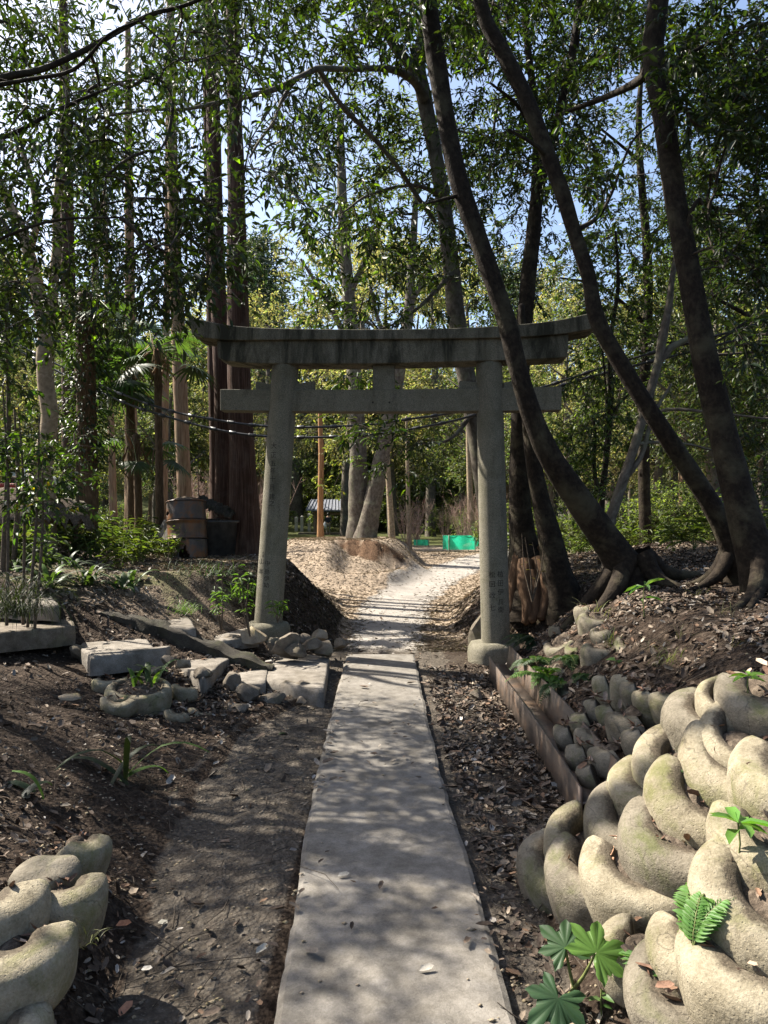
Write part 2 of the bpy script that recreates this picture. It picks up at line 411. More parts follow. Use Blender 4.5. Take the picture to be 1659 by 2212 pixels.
def m_net():
    t = NT('green_net'); p = t.coords('obj'); n = t.noise(p, 7, 3)
    w = t.voro(p, 40)
    t.finish(t.ramp(n, [(.35, (.01, .26, .15)), (.65, (.03, .45, .28))]), .6, n, .01, .6, .3)
    tr = t.n('ShaderNodeBsdfTranslucent'); tr.inputs[0].default_value = (.03, .55, .33, 1)
    mx = t.n('ShaderNodeMixShader'); mx.inputs[0].default_value = .45
    t.l(t.b.outputs[0], mx.inputs[1]); t.l(tr.outputs[0], mx.inputs[2])
    tp = t.n('ShaderNodeBsdfTransparent'); m2 = t.n('ShaderNodeMixShader'); m2.inputs[0].default_value = .22
    t.l(mx.outputs[0], m2.inputs[1]); t.l(tp.outputs[0], m2.inputs[2]); t.l(m2.outputs[0], t.out.inputs[0])
    return t.m
M['net'] = m_net()
# ---------------------------------------------------------------- terrain
def I(x, xs, ys): return np.interp(x, xs, ys)
def path_mid(y): return I(y, [0, 8, 13.5, 17, 21, 25, 32, 45], [-.01, -.05, .22, 1.0, 2.5, 4.3, 9, 18])
def path_half(y): return I(y, [0, 7.9, 9, 14, 22, 40], [.5, .5, .46, .62, .75, .9])
def xb_r(y): return I(y, [0, 2.9, 3.08, 3.3, 3.6, 6.9, 7.3, 7.6, 8.3, 9, 10.5, 12, 14, 18, 22, 26, 34, 45], [.66, .66, .7, .95, 1.2, 1.22, 1.2, 1.55, 1.5, 1.05, 1.0, 1.15, 1.5, 2.7, 4.5, 7, 13, 24])
def kb_r(y): return I(y, [0, 3.0, 3.6, 7, 8, 10, 14, 20], [.98, .98, .8, .75, .8, 1.1, .7, .4])
def xb_l(y): return I(y, [0, 2.2, 3, 4.2, 5.2, 6.0, 6.6, 7.5, 8.2, 8.8, 9.5, 11, 13.5, 16, 20], [-.82, -.86, -1.02, -1.15, -1.05, -.75, -.62, -.8, -.92, -.72, -.58, -.62, -.85, -1.3, -1.9])
def kb_l(y): return I(y, [0, 2.6, 3.4, 4.0, 4.6, 5.2, 6.3, 6.9, 7.5, 8.2, 8.9, 11, 14, 18], [.7, .66, .5, .38, .26, .17, .17, .33, .4, .62, 1.2, 1.1, .5, .3])
SCARP = (.9, 18.4)
def ground_h(x, y, detail=True):
    x = np.asarray(x, float); y = np.asarray(y, float)
    p = .5*sst(13, 26, y)
    w1 = n2(x, y, .8, 3); w2 = n2(x, y, 2.6, 5)
    # right bank
    xr = x-xb_r(y)+.1*w2*sst(3.4, 4, y)
    z0 = .2*sst(3.3, 3.7, y)*(1-sst(6.8, 7.4, y))
    top = I(y, [0, 2.5, 6, 9, 11, 15, 20, 26], [.74, .78, .88, .86, .9, .75, .55, .5])
    Rs = np.where(xr > 0, z0*sst(0, .06, xr)+xr*kb_r(y), xr*2)
    Rt = top+.13*np.clip(x-xb_r(y)-.9, 0, 2.5)*(1-sst(10, 18, y))
    R = smin(Rs, Rt, .16)
    # left bank
    xl = -(x-xb_l(y))+.08*w2
    Ls = np.where(xl > 0, xl*kb_l(y), xl*2)
    st_ = np.where(xl > 0, smin(xl*1.5, .2+xl*.4, .08), xl*2); qn = sst(3.1, 2.5, y); Ls = Ls*(1-qn)+st_*qn
    Lt = I(y, [0, 4, 6, 8, 11, 14, 17, 20, 24, 40], [.7, .8, .95, .95, 1.0, .86, .74, .64, .52, .5])+.1*np.clip(-x-3.2, 0, 4)*(1-sst(14, 24, y))
    L = smin(Ls, Lt, .2)
    # mound with the two old trees
    fx = np.where(x > -.8, (x+.8)/2.5, (x+.8)/4.2); fy = np.where(y < 21, (y-21)/6.6, (y-21)/6.)
    rr = np.sqrt(fx*fx+fy*fy)*(1+.12*w1)
    Mh = 1.07*(1-sst(.42, 1., rr))+.0
    Mh = np.where(rr < 1, Mh, -.2)
    # eroded cut in its front face
    arc = (x-.5)/1.7
    edge = 17.9+.9*arc*arc+.25*w2
    cut = sst(-.05, .16, edge+.25-y)*sst(1.15, .75, np.abs(arc))*sst(14.9, 16.2, y)
    Mh = Mh-cut*.42*sst(.35, .8, Mh)
    z = smax(smax(p, R, .12), smax(L, Mh, .2), .12)-.02
    # woods hillside far behind
    far = np.clip((y-55)/70, 0, 1); z = z+far*far*26
    side = np.clip((np.abs(x)-22)/60, 0, 1); z = z+side*side*16
    if detail:
        off = np.abs(x-path_mid(y))/path_half(y)
        rough = .3+.7*sst(.8, 1.6, off)
        z = z+rough*(.018*n2(x, y, 5, 9, 3)+.010*n2(x, y, 16, 13, 2))*sst(60, 20, y)+.03*w1*sst(1, 2, off)
        z = z-.03*sst(8, 7.6, y)*(1-sst(.6, .78, off))      # bed under the concrete
    return z
def gz(x, y): return float(ground_h(np.array([x]), np.array([y]))[0])

def axis(a, b, s, lim0, lim1, g=1.11):
    c = list(np.arange(a, b, s)); st = s; x = c[-1]
    while x < lim1: st *= g; x += st; c.append(x)
    st = s; x = c[0]; pre = []
    while x > lim0: st *= g; x -= st; pre.append(x)
    return np.array(pre[::-1]+c)
gxs = axis(-3.6, 3.4, .035, -110, 110, 1.09); gys = axis(1.0, 10.5, .035, -6, 190, 1.03)
GX, GY = np.meshgrid(gxs, gys)
GZ = ground_h(GX, GY)
ny, nx = GX.shape
idx = np.arange(nx*ny).reshape(ny, nx)
GF = np.stack([idx[:-1, :-1], idx[:-1, 1:], idx[1:, 1:], idx[1:, :-1]], -1).reshape(-1, 4)
off = np.abs(GX-path_mid(GY)); h = path_half(GY)
wn = n2(GX, GY, 1.5, 21); wn2 = n2(GX, GY, 4, 23)
slope = np.hypot(np.gradient(GZ, axis=1)/np.gradient(GX, axis=1), np.gradient(GZ, axis=0)/np.gradient(GY, axis=0))
near = sst(9.2, 8.0, GY)
inner = (GX > xb_l(GY)-.05)*(GX < xb_r(GY)+.02)
pack = np.clip(near*inner*(.95+.4*wn)+.12, 0, 1)*(GX < .75+.3*wn)*.9+.35*near*inner
pack = np.clip(pack*sst(.35, .1, slope), 0, 1)
sand = np.clip(sst(1.3, .8, off/h+.25*wn2)*sst(7.9, 9.2, GY), 0, 1)
straw = np.clip((sst(8.4, 10.5, GY+.8*wn)*(1-sand))*sst(38, 26, GY)*sst(-9, -5, GX)*sst(11, 7, GX), 0, 1)
dark = sst(.62, .95, slope)*sst(8.5, 9, GY)*sst(15, 12, GY)
straw = straw*(1-.8*dark)
arc = (GX-.5)/1.7
edge_ = 17.9+.9*arc*arc+.25*n2(GX, GY, 2.6, 5)+.2
sc_m = sst(.62, .1, np.abs(edge_-.04-GY)+.25*wn2)*sst(1.2, .85, np.abs(arc))*sst(.42, .62, GZ)*sst(2.2, 1.7, GX)
grass_m = np.clip(sst(.1, .5, wn+.2)*sst(-1.6, -2.6, GX)*sst(5.5, 7, GY)*sst(17, 10, GY)*.45, 0, 1)
straw = np.maximum(straw, .42*sst(-1.3, -1.9, GX)*sst(6.6, 7.4, GY+.5*wn2)*sst(12, 10.5, GY))  # straw on the left bank, also lightening its colour as sunlit soil
grass_m = np.maximum(grass_m, sst(26, 34, GY)*.5)
t1 = np.stack([pack, straw, sand], -1).reshape(-1, 3); t2 = np.stack([sc_m, grass_m, 0*sc_m], -1).reshape(-1, 3)
g = obj('ground', np.stack([GX, GY, GZ], -1).reshape(-1, 3), GF, M['ground'], col=t1)
a = g.data.color_attributes.new(name='tint2', type='FLOAT_COLOR', domain='POINT')
c4 = np.ones((len(t2), 4), np.float32); c4[:, :3] = t2; a.data.foreach_set('color', c4.ravel())
tag(g, kind='structure')

# concrete footpath, cast in bays
mb = MB()
ys = [0.35, 4.95, 7.93]
for i in range(len(ys)-1):
    y0, y1 = ys[i]+.0012, ys[i+1]-.0012
    yy = np.linspace(y0, y1, 110); ed = []
    for k, y in enumerate(yy):
        lx = float(np.interp(y, [1, 2, 3, 4.2, 7.8], [-.30, -.32, -.365, -.405, -.425])); rx = float(np.interp(y, [1, 3, 4.3, 7.5], [.40, .385, .335, .345])); ch = .018*max(0, n2(np.array([y]), np.array([4.]), 9, 35)[0])
        jl = .012*n2(np.array([y]), np.array([1.]), 3.1, 31)[0]; jr = .012*n2(np.array([y]), np.array([9.]), 3.1, 33)[0]
        ed.append((lx+jl+ch, rx+jr-ch, y))
    xs = np.array([0, .008, .035, .3, .7, .965, .992, 1]); zz = np.array([0, .047, .058, .06, .06, .058, .047, 0])
    V = []; 
    for (a0, a1, y) in ed:
        for q, z in zip(xs, zz): V.append((a0+(a1-a0)*q, y, z-.02 if z else -.06))
    k = len(xs); Fq = [(r*k+j, r*k+j+1, (r+1)*k+j+1, (r+1)*k+j) for r in range(len(ed)-1) for j in range(k-1)]
    Fq.append(tuple(range(k))[::-1]); Fq.append(tuple((len(ed)-1)*k+j for j in range(k)))
    mb.add(V, Fq)
o = mb.build('concrete_path', M['slab'], smooth=False); tag(o, kind='structure')

# ---------------------------------------------------------------- torii gate
def td(u): return 8.05-.2*(u-579)/492.
def TP(u, v, off=0.):
    p = P(u, v, td(u)); n = np.array([.0525, .9986, 0]); return p+n*off
torii = thing('torii', 'weathered grey stone torii gate standing astride the path', 'torii gate', (-.06, 7.95, .1))
def pillar(u0, v0, u1, v1, w0, w1, chars):
    b = P(u0, v0, td(u0)); t = P(u1, v1, td(u1)); d = b[1]
    r0, r1 = w0/2/F_PX*d, w1/2/F_PX*d
    n = 30; th = np.linspace(0, 2*PI, 49)[:-1]
    f = np.linspace(0, 1, n)
    V = []
    for q in f:
        c = b*(1-q)+t*q; r = r0*(1-q)+r1*q
        for a in th: V.append((c[0]+r*math.cos(a), c[1]+r*math.sin(a), c[2]))
    k = 48
    Fq = [(i*k+j, i*k+(j+1) % k, (i+1)*k+(j+1) % k, (i+1)*k+j) for i in range(n-1) for j in range(k)]
    Fq.append(tuple((n-1)*k+j for j in range(k)))
    po = obj('pillar', V, Fq, M['granite'], torii)
    for (txt, uu, vs, size) in chars:
        VV = []; FF = []; nb = 0
        for ch, v in zip(txt, vs):
            cu = bpy.data.curves.new('glyph', 'FONT'); cu.body = ch; cu.size = size; cu.align_x = 'CENTER'; cu.align_y = 'CENTER'
            to = bpy.data.objects.new('glyph', cu); C.objects.link(to)
            dg = bpy.context.evaluated_depsgraph_get(); me = bpy.data.meshes.new_from_object(to.evaluated_get(dg))
            bm = bmesh.new(); bm.from_mesh(me); bmesh.ops.triangulate(bm, faces=bm.faces)
            bmesh.ops.subdivide_edges(bm, edges=[e for e in bm.edges if e.calc_length() > size*.25], cuts=1, use_grid_fill=True)
            bmesh.ops.triangulate(bm, faces=bm.faces)
            z = CAM_Z+(HOR-v)/F_PX*d; q = (z-b[2])/(t[2]-b[2]); c = b*(1-q)+t*q
            uc = (uu(v)-CU)/F_PX*d
            for vv in bm.verts:
                q2 = (z+vv.co.y-b[2])/(t[2]-b[2]); c2 = b*(1-q2)+t*q2; r = r0*(1-q2)+r1*q2+.0016
                s = (uc-c2[0]+vv.co.x)/r; s = max(-.98, min(.98, s))
                VV.append((c2[0]+r*s, c2[1]-r*math.sqrt(1-s*s), z+vv.co.y))
            for f_ in bm.faces: FF.append(tuple(x.index+nb for x in f_.verts))
            nb = len(VV); bm.free()
            bpy.data.objects.remove(to); bpy.data.curves.remove(cu); bpy.data.meshes.remove(me)
        if VV: obj('inscription', VV, np.array(FF), M['cut_shadow'], po, smooth=False)
    return po
L0 = lambda v: 594+(1200-v)/215*8-2+(1100-v)*.0
pillar(579, 1352, 617, 780, 60, 57, [
    ('大正五年十月建之', lambda v: 597+(960-v)*.035-1, [967, 986, 1004, 1020, 1037, 1055, 1075, 1089], .072),
    ('中島伊助', lambda v: 583-(v-1215)*.05, [1216, 1234, 1248, 1262], .064),
    ('山本', lambda v: 569-(v-1212)*.06, [1212, 1233], .066),
    ('大阪', lambda v: 573, [1193, 1200], .034)])
pillar(1071, 1392, 1056, 776, 62, 57, [
    ('植田伊兵衛', lambda v: 1076+(v-1240)*.01, [1239, 1258, 1277, 1298, 1314], .072),
    ('松田政七', lambda v: 1058+(v-1240)*.01, [1240, 1260, 1284, 1310], .072)])
def footing(u, vtop, vbot, wr, hh):
    d = td(u); c = P(u, vtop, d); zb = c[2]-hh
    prof = [(.0, .012), (.72, .012), (.9, 0), (1.0, -.25*hh), (1.02, -.55*hh), (.97, -hh-.15)]
    V = []; k = 40
    for i, (rr, dz) in enumerate(prof):
        for j in range(k):
            a = 2*PI*j/k; r = wr*rr*(1+.06*math.cos(2*a+u)+.03*math.sin(5*a+u))
            V.append((c[0]+r*math.cos(a), c[1]+r*math.sin(a), c[2]+dz+.006*math.sin(3*a)))
    Fq = [(i*k+j, i*k+(j+1) % k, (i+1)*k+(j+1) % k, (i+1)*k+j) for i in range(len(prof)-1) for j in range(k)]
    Fq = [f[::-1] for f in Fq]
    obj('base_stone', V, Fq, M['granite'], torii)
footing(579, 1345, 1375, .235, .16)
footing(1068, 1388, 1430, .27, .22)
def beam(name, us, tops, bots, dep, peak=0., n=26, ends=None, m=None):
    u = np.linspace(us[0], us[-1], n); tv = np.interp(u, us, tops); bv = np.interp(u, us, bots)
    if n > 6:     # smooth the sag
        from numpy import convolve
        ker = np.ones(5)/5
        tv[2:-2] = convolve(tv, ker, 'valid'); bv[2:-2] = convolve(bv, ker, 'valid')
    V = []
    for i in range(n):
        ub = u[i]
        if ends and i in (0, n-1): ub = u[i]+ends*(1 if i == 0 else -1)
        V += [TP(u[i], tv[i], -dep), TP(ub, bv[i], -dep), TP(ub, bv[i], dep), TP(u[i], tv[i], dep), TP(u[i], tv[i]-peak, 0)]
    k = 5
    Fq = [(i*k+j, i*k+(j+1) % k, (i+1)*k+(j+1) % k, (i+1)*k+j) for i in range(n-1) for j in range(k)]
    Fq += [tuple(range(k))[::-1], tuple((n-1)*k+j for j in range(k))]
    o = obj(name, V, Fq, M['lintel' if 'lintel' in name else 'granite'], torii, smooth=False); bevel_obj(o, .008, 2); return o
beam('top_lintel', [417, 445, 480, 540, 600, 700, 820, 950, 1060, 1130, 1200, 1250, 1293], [692, 702, 711, 717, 719.5, 721.5, 722, 720.5, 716, 711, 703, 693, 680],
     [732, 739.5, 744.5, 744.5, 743.5, 743, 742.5, 741.5, 740, 737.5, 733, 726, 715], .2, 5, 44, 10)
beam('under_lintel', [477, 500, 530, 600, 820, 1050, 1150, 1195, 1222], [743.5, 744, 744, 743, 742, 739.6, 736, 733, 730.5], [779, 788, 791, 792, 792, 786, 783, 781, 777], .155, 0, 40, 2)
# tie beam runs between and past the pillars
for (a, b) in ((480, 1210),):
    beam('tie_beam', [480, 820, 1210], [843.5, 846, 838], [889, 893.5, 888.5], .085, 0, 8)
o = beam('strut', [806, 853], [791, 791], [847, 847], .075, 0, 3)
for us, tops in (([554, 590], [825.5, 832]), ([638, 680], [831, 824.5]), ([992, 1030], [824, 828]), ([1086, 1122], [828, 823])):
    beam('wedge', us, tops, [846 if us[0] < 900 else 841.5]*2, .055, 0, 2)
mb = MB()
for u in (806.5, 842):
    c = TP(u, 872, -.0866); th = np.linspace(0, 2*PI, 13)[:-1]
    mb.add([(c[0]+.011*math.cos(a), c[1], c[2]+.011*math.sin(a)) for a in th], [tuple(range(12))])
mb.build('bolt_holes', M['cut_shadow'], torii)
# ---------------------------------------------------------------- old concrete rings stacked into walls
def ring_mesh(R, band, hgt, seed, seg=56, arc=(0, 2*PI), lean=.0):
    """barrel-shouldered ring, axis +Z, centred on its own middle"""
    k = 16; ph = np.linspace(0, 2*PI, k+1)[:-1]
    ph = ph + .0
    full = arc[1]-arc[0] > 6.2
    th = np.linspace(arc[0], arc[1], seg+1)[:-1 if full else None]
    c, s = np.cos(ph), np.sin(ph)
    e = .62
    pr = np.sign(c)*np.abs(c)**e*band/2; pz = np.sign(s)*np.abs(s)**e*hgt/2
    pr = np.where(c < 0, pr*.75, pr)
    V = np.zeros((len(th), k, 3))
    wt = np.ones(len(th)) if full else np.sqrt(np.clip(1-np.clip((np.abs(np.linspace(-1, 1, len(th)))-.84)/.165, 0, 1)**2, .02, 1))
    rr = R-band/2*wt[:, None]+pr[None]*wt[:, None]
    V[..., 0] = rr*np.cos(th)[:, None]; V[..., 1] = rr*np.sin(th)[:, None]; V[..., 2] = pz[None]*(.45+.55*wt[:, None])
    V = V.reshape(-1, 3)
    nz = fbm(V*5+seed*9.1, seed, 3); ov = 1+.05*math.sin(seed*2.1)*np.cos(2*np.arctan2(V[:, 1], V[:, 0])+seed)
    V[:, :2] *= (ov*(1+.035*nz))[:, None]; V[:, 2] *= 1+.12*fbm(V*4+seed*3.3, seed+5, 2)
    V[:, 2] += .02*fbm(V*3+seed*1.3, seed+8, 2)
    n = len(th)
    Fq = [(i*k+j, ((i+1) % n)*k+j, ((i+1) % n)*k+(j+1) % k, i*k+(j+1) % k) for i in range(n if full else n-1) for j in range(k)]
    if not full: Fq += [tuple(range(k)), tuple((n-1)*k+j for j in range(k))[::-1]]
    return V, Fq
def soil_disc(R, z, seed):
    V = [(0, 0, z+.03)]; k = 20
    for q in (.35, .7, 1.0):
        for j in range(k):
            a = 2*PI*j/k; V.append((R*q*math.cos(a), R*q*math.sin(a), z+.03*(1-q*q)))
    V = np.array(V); V[:, 2] += .03*fbm(V*9+seed, seed, 3)
    Fq = [(0, 1+j, 1+(j+1) % k) for j in range(k)]
    for r in range(2):
        for j in range(k): Fq.append((1+r*k+j, 1+(r+1)*k+j, 1+(r+1)*k+(j+1) % k, 1+r*k+(j+1) % k))
    return V, Fq
def frame(axis, spin):
    z = unit(np.array(axis, float)); x = unit(np.cross([0, 1., 0], z)); y = np.cross(z, x)
    x2 = x*math.cos(spin)+y*math.sin(spin); y2 = -x*math.sin(spin)+y*math.cos(spin)
    return np.stack([x2, y2, z], 1)
t = NT('ring_soil'); q_ = t.noise(t.coords('pos'), 40, 6, .65)
M['ringsoil'] = t.finish(t.ramp(q_, [(.3, (.03, .024, .018)), (.5, (.08, .062, .046)), (.72, (.17, .135, .1))]), .95, q_, .02, .9, .1)
RN = [0]; RINGS = []; GEO = []
def ring(c, axis, R, label, group, band=.15, hgt=.2, mat='ring', soil=True, arc=None, spin=0., fill=.02):
    RN[0] += 1; s = RN[0]
    A = frame(axis, spin+s*1.7 if arc is None else spin)
    V, Fq = ring_mesh(R, band, hgt, s, arc=arc or (0, 2*PI))
    root = thing('concrete_ring', label, 'ring', c, group); RINGS.append((np.array(c), A, R, band, fill*hgt))
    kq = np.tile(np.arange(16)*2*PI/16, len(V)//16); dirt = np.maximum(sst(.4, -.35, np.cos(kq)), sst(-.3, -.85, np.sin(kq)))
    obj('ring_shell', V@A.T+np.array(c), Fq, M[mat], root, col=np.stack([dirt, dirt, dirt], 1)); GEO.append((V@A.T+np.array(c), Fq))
    if soil:
        V, Fq = soil_disc(R-band*.75, fill*hgt, s); GEO.append((V@A.T+np.array(c), Fq))
        obj('soil_fill', V@A.T+np.array(c), Fq, M['ringsoil'], root)
    return root

ORD = ['first', 'second', 'third', 'fourth', 'fifth', 'sixth', 'seventh', 'eighth', 'ninth', 'tenth', 'eleventh', 'twelfth']
# front wall: flat-lying rings in stepped courses, leaning out towards the path; each stands where its tread shows
NORM, CORN = (.85, .5), (1., .12)
for (u, v, R, band, hgt, inw, mt, fl, lab) in (
    (1128, 1915, .26, .18, .30, CORN, 'ringgrey', .3, 'lowest grey ring at the far corner of the front wall, touching the dirt'),
    (1180, 1862, .25, .16, .30, CORN, 'ring', .2, 'narrow upright ring just above the lowest corner ring'),
    (1218, 1950, .29, .2, .32, NORM, 'ringgrey', .36, 'wide grey shaded ring low in the front wall, third from its corner'),
    (1268, 1823, .27, .19, .31, CORN, 'ringgrey', .3, 'shaded ring between the beam end and the wide grey ring'),
    (1306, 1968, .30, .2, .32, NORM, 'ring', .36, 'long olive ring in the middle of the bottom course of the front wall'),
    (1326, 1745, .27, .19, .31, CORN, 'ring', .3, 'smooth pale olive ring beside the near end of the rusty beam'),
    (1405, 1900, .33, .21, .32, NORM, 'ringgrey', .36, 'largest long ring in the centre of the front wall'),
    (1380, 1690, .27, .2, .33, CORN, 'ring', .2, 'tall ring above the beam end, left of the dark gap'),
    (1454, 1808, .32, .21, .32, NORM, 'ring', .36, 'broad brown ring directly above the largest long ring'),
    (1521, 1718, .31, .2, .31, NORM, 'ring', .36, 'ring with mossy upper edge above the broad brown ring'),
    (1449, 1602, .27, .2, .30, CORN, 'ringgrey', .36, 'grey domed ring below the thin crescent at the wall top'),
    (1512, 1572, .25, .10, .30, CORN, 'ring', -.1, 'thin-rimmed crescent ring at the top of the front wall'),
    (1572, 1668, .33, .13, .30, NORM, 'ring', -.15, 'big yellowish open ring with a little fern inside, upper right'),
    (1600, 1548, .28, .2, .28, NORM, 'ringgrey', .3, 'pale grey ring behind the open yellowish ring at the top right'),
    (1660, 1765, .31, .2, .30, NORM, 'ring', .3, 'ring behind the broad-leaved seedling at the right edge'),
    (1615, 1925, .33, .22, .32, NORM, 'ring', .36, 'brightest sunlit ring at the right edge of the front wall'),
    (1590, 2075, .33, .22, .32, NORM, 'ring', .36, 'sunlit ring below the brightest one at the right edge'),
    (1322, 2118, .17, .13, .17, NORM, 'ring', .36, 'small pale ring half buried behind the lobed-leaf sapling'),
    (1460, 2120, .21, .16, .2, NORM, 'ring', .3, 'broken ring behind the large bright fern at the bottom right'),
    (1392, 2205, .2, .15, .17, NORM, 'ringgrey', .36, 'low ring at the bottom edge of the picture, right of the lobed-leaf sapling'),
    (1545, 2200, .28, .19, .26, NORM, 'ring', .36, 'sunlit ring at the bottom edge, nearest the bottom right corner')):
    d = 3127/(u+v-1959.5); m = P(u, v, d); k = len(lab)
    c = m+np.array([inw[0], inw[1], .0])*(R-band*.35)+np.array([0, 0, .02])
    ca = math.atan2(-inw[1], -inw[0]); sp = 1.68+.16*math.sin(k*2.3); R = R*.78; band = min(band, .19)*.88; hgt = hgt*.86
    ring(c, (-.24+.1*math.sin(k*3.1), -.34+.12*math.cos(k*2.2), 1.), R, lab, 'old concrete rings of the front retaining wall', band, hgt, mt, fill=min(fl, .4), arc=(ca-sp, ca+sp) if band > .14 else (ca-2.3, ca+2.3))
# rear wall above the steel beam: smaller upright pot-like rings, worn and greenish
for (x, y, w, hh, mt, lab) in (
    (772, 235, 90, 150, 'ring', 'upright olive ring at the top of the rear wall, left of the mossy one'),
    (880, 245, 85, 190, 'ring', 'mossy upright ring in the middle of the rear wall top'),
    (945, 268, 100, 170, 'ringgrey', 'pinkish grey upright ring right of the mossy upright one'),
    (1022, 315, 95, 170, 'ring', 'narrow beige upright ring left of the broadest upright one'),
    (1112, 315, 130, 180, 'ring', 'broadest beige upright ring at the near end of the rear wall top'),
    (725, 335, 90, 120, 'ringgrey', 'grey slab-like ring below the upright olive ring'),
    (800, 370, 110, 120, 'ringgrey', 'grey ring below the mossy upright ring'),
    (882, 440, 175, 150, 'ringgrey', 'large dark grey ring in the middle of the rear wall'),
    (560, 490, 110, 130, 'ringgrey', 'grey-green ring lowest and farthest along above the beam'),
    (645, 405, 130, 110, 'ring', 'mossy ring draped with moss over the farthest low ring'),
    (675, 510, 140, 120, 'ringgrey', 'striated grey ring beside the farthest low ring'),
    (630, 605, 110, 120, 'ringgrey', 'small low ring leaning on the inner plate of the beam'),
    (770, 620, 165, 130, 'ringgrey', 'wide shaded ring low in the rear wall near the front wall'),
    (962, 520, 105, 120, 'ringgrey', 'shaded ring tucked behind the grey domed ring of the front wall'),
    (700, 700, 100, 100, 'ringgrey', 'lowest shaded ring between the beam and the front wall')):
    u, v = 1026+.3815*x, 1404+.3815*y; aa, bb = (u-829.5)/F_PX, (v-HOR)/F_PX
    d = 2.85/(aa+1.3*bb); m = P(u, v, d); wm, hm = w*.3815/F_PX*d, hh*.3815/F_PX*d; k = len(lab)
    R = max(.1, wm*.9); inw = (.9, .35); c = m+np.array([inw[0], inw[1], 0])*(R-.12)
    ca = math.atan2(-inw[1], -inw[0])+.2*math.sin(k); sp = min(1.9, wm*1.15/(2*R)+.45)
    ring(c, (-.3+.15*math.sin(k*3.1), -.15+.2*math.cos(k*2.2), 1.), R, lab, 'worn rings above the rusty beam', .13, hm*1.3, mt, fill=.4, arc=(ca-sp, ca+sp))
for ci, (dx, z) in enumerate(((.1, .3), (.3, .52), (.5, .7))):
    for i in range(4):
        y = 5.25+i*.42+(.2 if ci % 2 else 0); x = 1.36+dx+.05*math.sin(i*2.1+ci)
        ca = PI*1.08+.4*math.sin(i*2.9+ci*1.7)
        ring((x, y, z-.1+.04*math.sin(i*1.3+ci*2)), (-.4+.3*math.sin(i*1.7+ci*2), -.2+.3*math.sin(i*2.9), 1.), .17+.02*math.sin(i*3.3+ci),
             f'dark worn ring among ferns, {ORD[i]} from near end of the {["lower", "middle", "upper"][ci]} row by the beam', 'worn rings above the rusty beam', .12, .26, 'ringgrey', fill=.38, arc=(ca-1.3, ca+1.3))
# left foreground rings, half sunk in the soil
for (u, v, d, R, ax, lab, mt, fl) in (
    (-50, 1990, 2.1, .19, (.04, -.1, 1), 'sunlit beige ring at the left edge, topmost of the left cluster', 'ring', .125),
    (25, 2080, 2.0, .18, (.08, -.1, 1), 'sunlit beige ring below the topmost left ring, its right shoulder bare', 'ring', .12),
    (125, 1955, 2.3, .15, (.2, -.1, 1), 'soil-stained beige ring right of the flat round lid on the left', 'ring', .085),
    (-50, 2270, 1.82, .18, (.2, -.1, 1), 'broken beige ring cut off by the bottom left corner', 'ring', .1),
    (158, 1850, 2.72, .13, (.3, -.05, 1), 'mostly buried ring showing one pale crescent in the dark left soil', 'ring', .075)):
    c = P(u, v, d)
    ring(c, ax, R, lab, 'half-buried rings left of the path', fl+.045, .19, mt, True, fill=.2, arc=(-.5-1.35, -.5+1.2))
# round flat lid leaning on the left rings
c = P(98, 1893, 2.36); RN[0] += 1
A = frame((.12, -.16, 1), .4); k = 30; V = []
for q, z in ((0, .035), (.55, .034), (.88, .026), (1., .0), (.97, -.03)):
    for j in range(k):
        a = 2*PI*j/k; r = .095*q*(1+.07*math.sin(2*a+1)+.04*math.sin(3*a)); V.append((r*1.1*math.cos(a), r*math.sin(a), z+.006*math.sin(4*a)*q))
V = np.array(V); Fq = [(i*k+j, (i+1)*k+j, (i+1)*k+(j+1) % k, i*k+(j+1) % k) for i in range(4) for j in range(k)]
o = obj('round_lid_stone', V@A.T, Fq, M['ringgrey'], loc=c); 
o.data.transform(Matrix.Translation(Vector(c))); tag(o, 'flat round grey lid lying on the left rings', 'lid')
# planter ring in front of the steps, plus shards
pc = P(300, 1500, 5.4)
ring(pc+np.array([0, 0, -.02]), (.08, -.18, 1), .24, 'beige planter ring in front of the stone steps with a green plant in it', None, .1, .17, 'ring', True, fill=.42)
for (u, v, d, R, ax, lab) in (
    (262, 1512, 5.15, .15, (.1, -.5, .9), 'smooth beige shard standing in front of the planter ring'),
    (400, 1490, 5.7, .12, (.2, -.3, 1), 'small flat beige shard right of the planter ring, under a pile of stones'),
    (232, 1478, 5.6, .12, (.1, -.3, 1), 'small beige ring fragment left of the planter ring'),
    (440, 1540, 5.5, .12, (.3, -.4, .9), 'greenish shard half buried in the slope below the stone steps'),
    (385, 1542, 5.25, .11, (.2, -.5, .9), 'low mossy ring fragment below the planter ring')):
    arc = (PI*1.1, PI*1.9)
    ring(P(u, v, d), ax, R, lab, None, .09, .13, 'ring', arc is None, arc)

# rusty steel channel beside the rear wall
y0, y1 = 3.5, 6.95
mb = MB()
def strip(x0, z0, x1, z1, th):
    d = unit(np.array([x1-x0, 0, z1-z0])); nrm = np.array([-d[2], 0, d[0]])*th/2
    n = 40; V = []
    for i in range(n+1):
        y = y0+(y1-y0)*i/n; sx = .02*(y-5)+.01*math.sin(y*1.7)
        for q in ((x0, z0, 1), (x1, z1, 1), (x1, z1, -1), (x0, z0, -1)):
            V.append((q[0]+sx+nrm[0]*q[2], y, q[1]+nrm[2]*q[2]))
    Fq = [(i*4+j, (i+1)*4+j, (i+1)*4+(j+1) % 4, i*4+(j+1) % 4) for i in range(n) for j in range(4)]
    Fq += [(0, 1, 2, 3), tuple(4*n+j for j in (3, 2, 1, 0))]
    mb.add(V, Fq)
strip(1.0, -.06, 1.0, .20, .014); strip(1.008, .125, 1.148, .125, .012); strip(1.156, .02, 1.2, .31, .014)
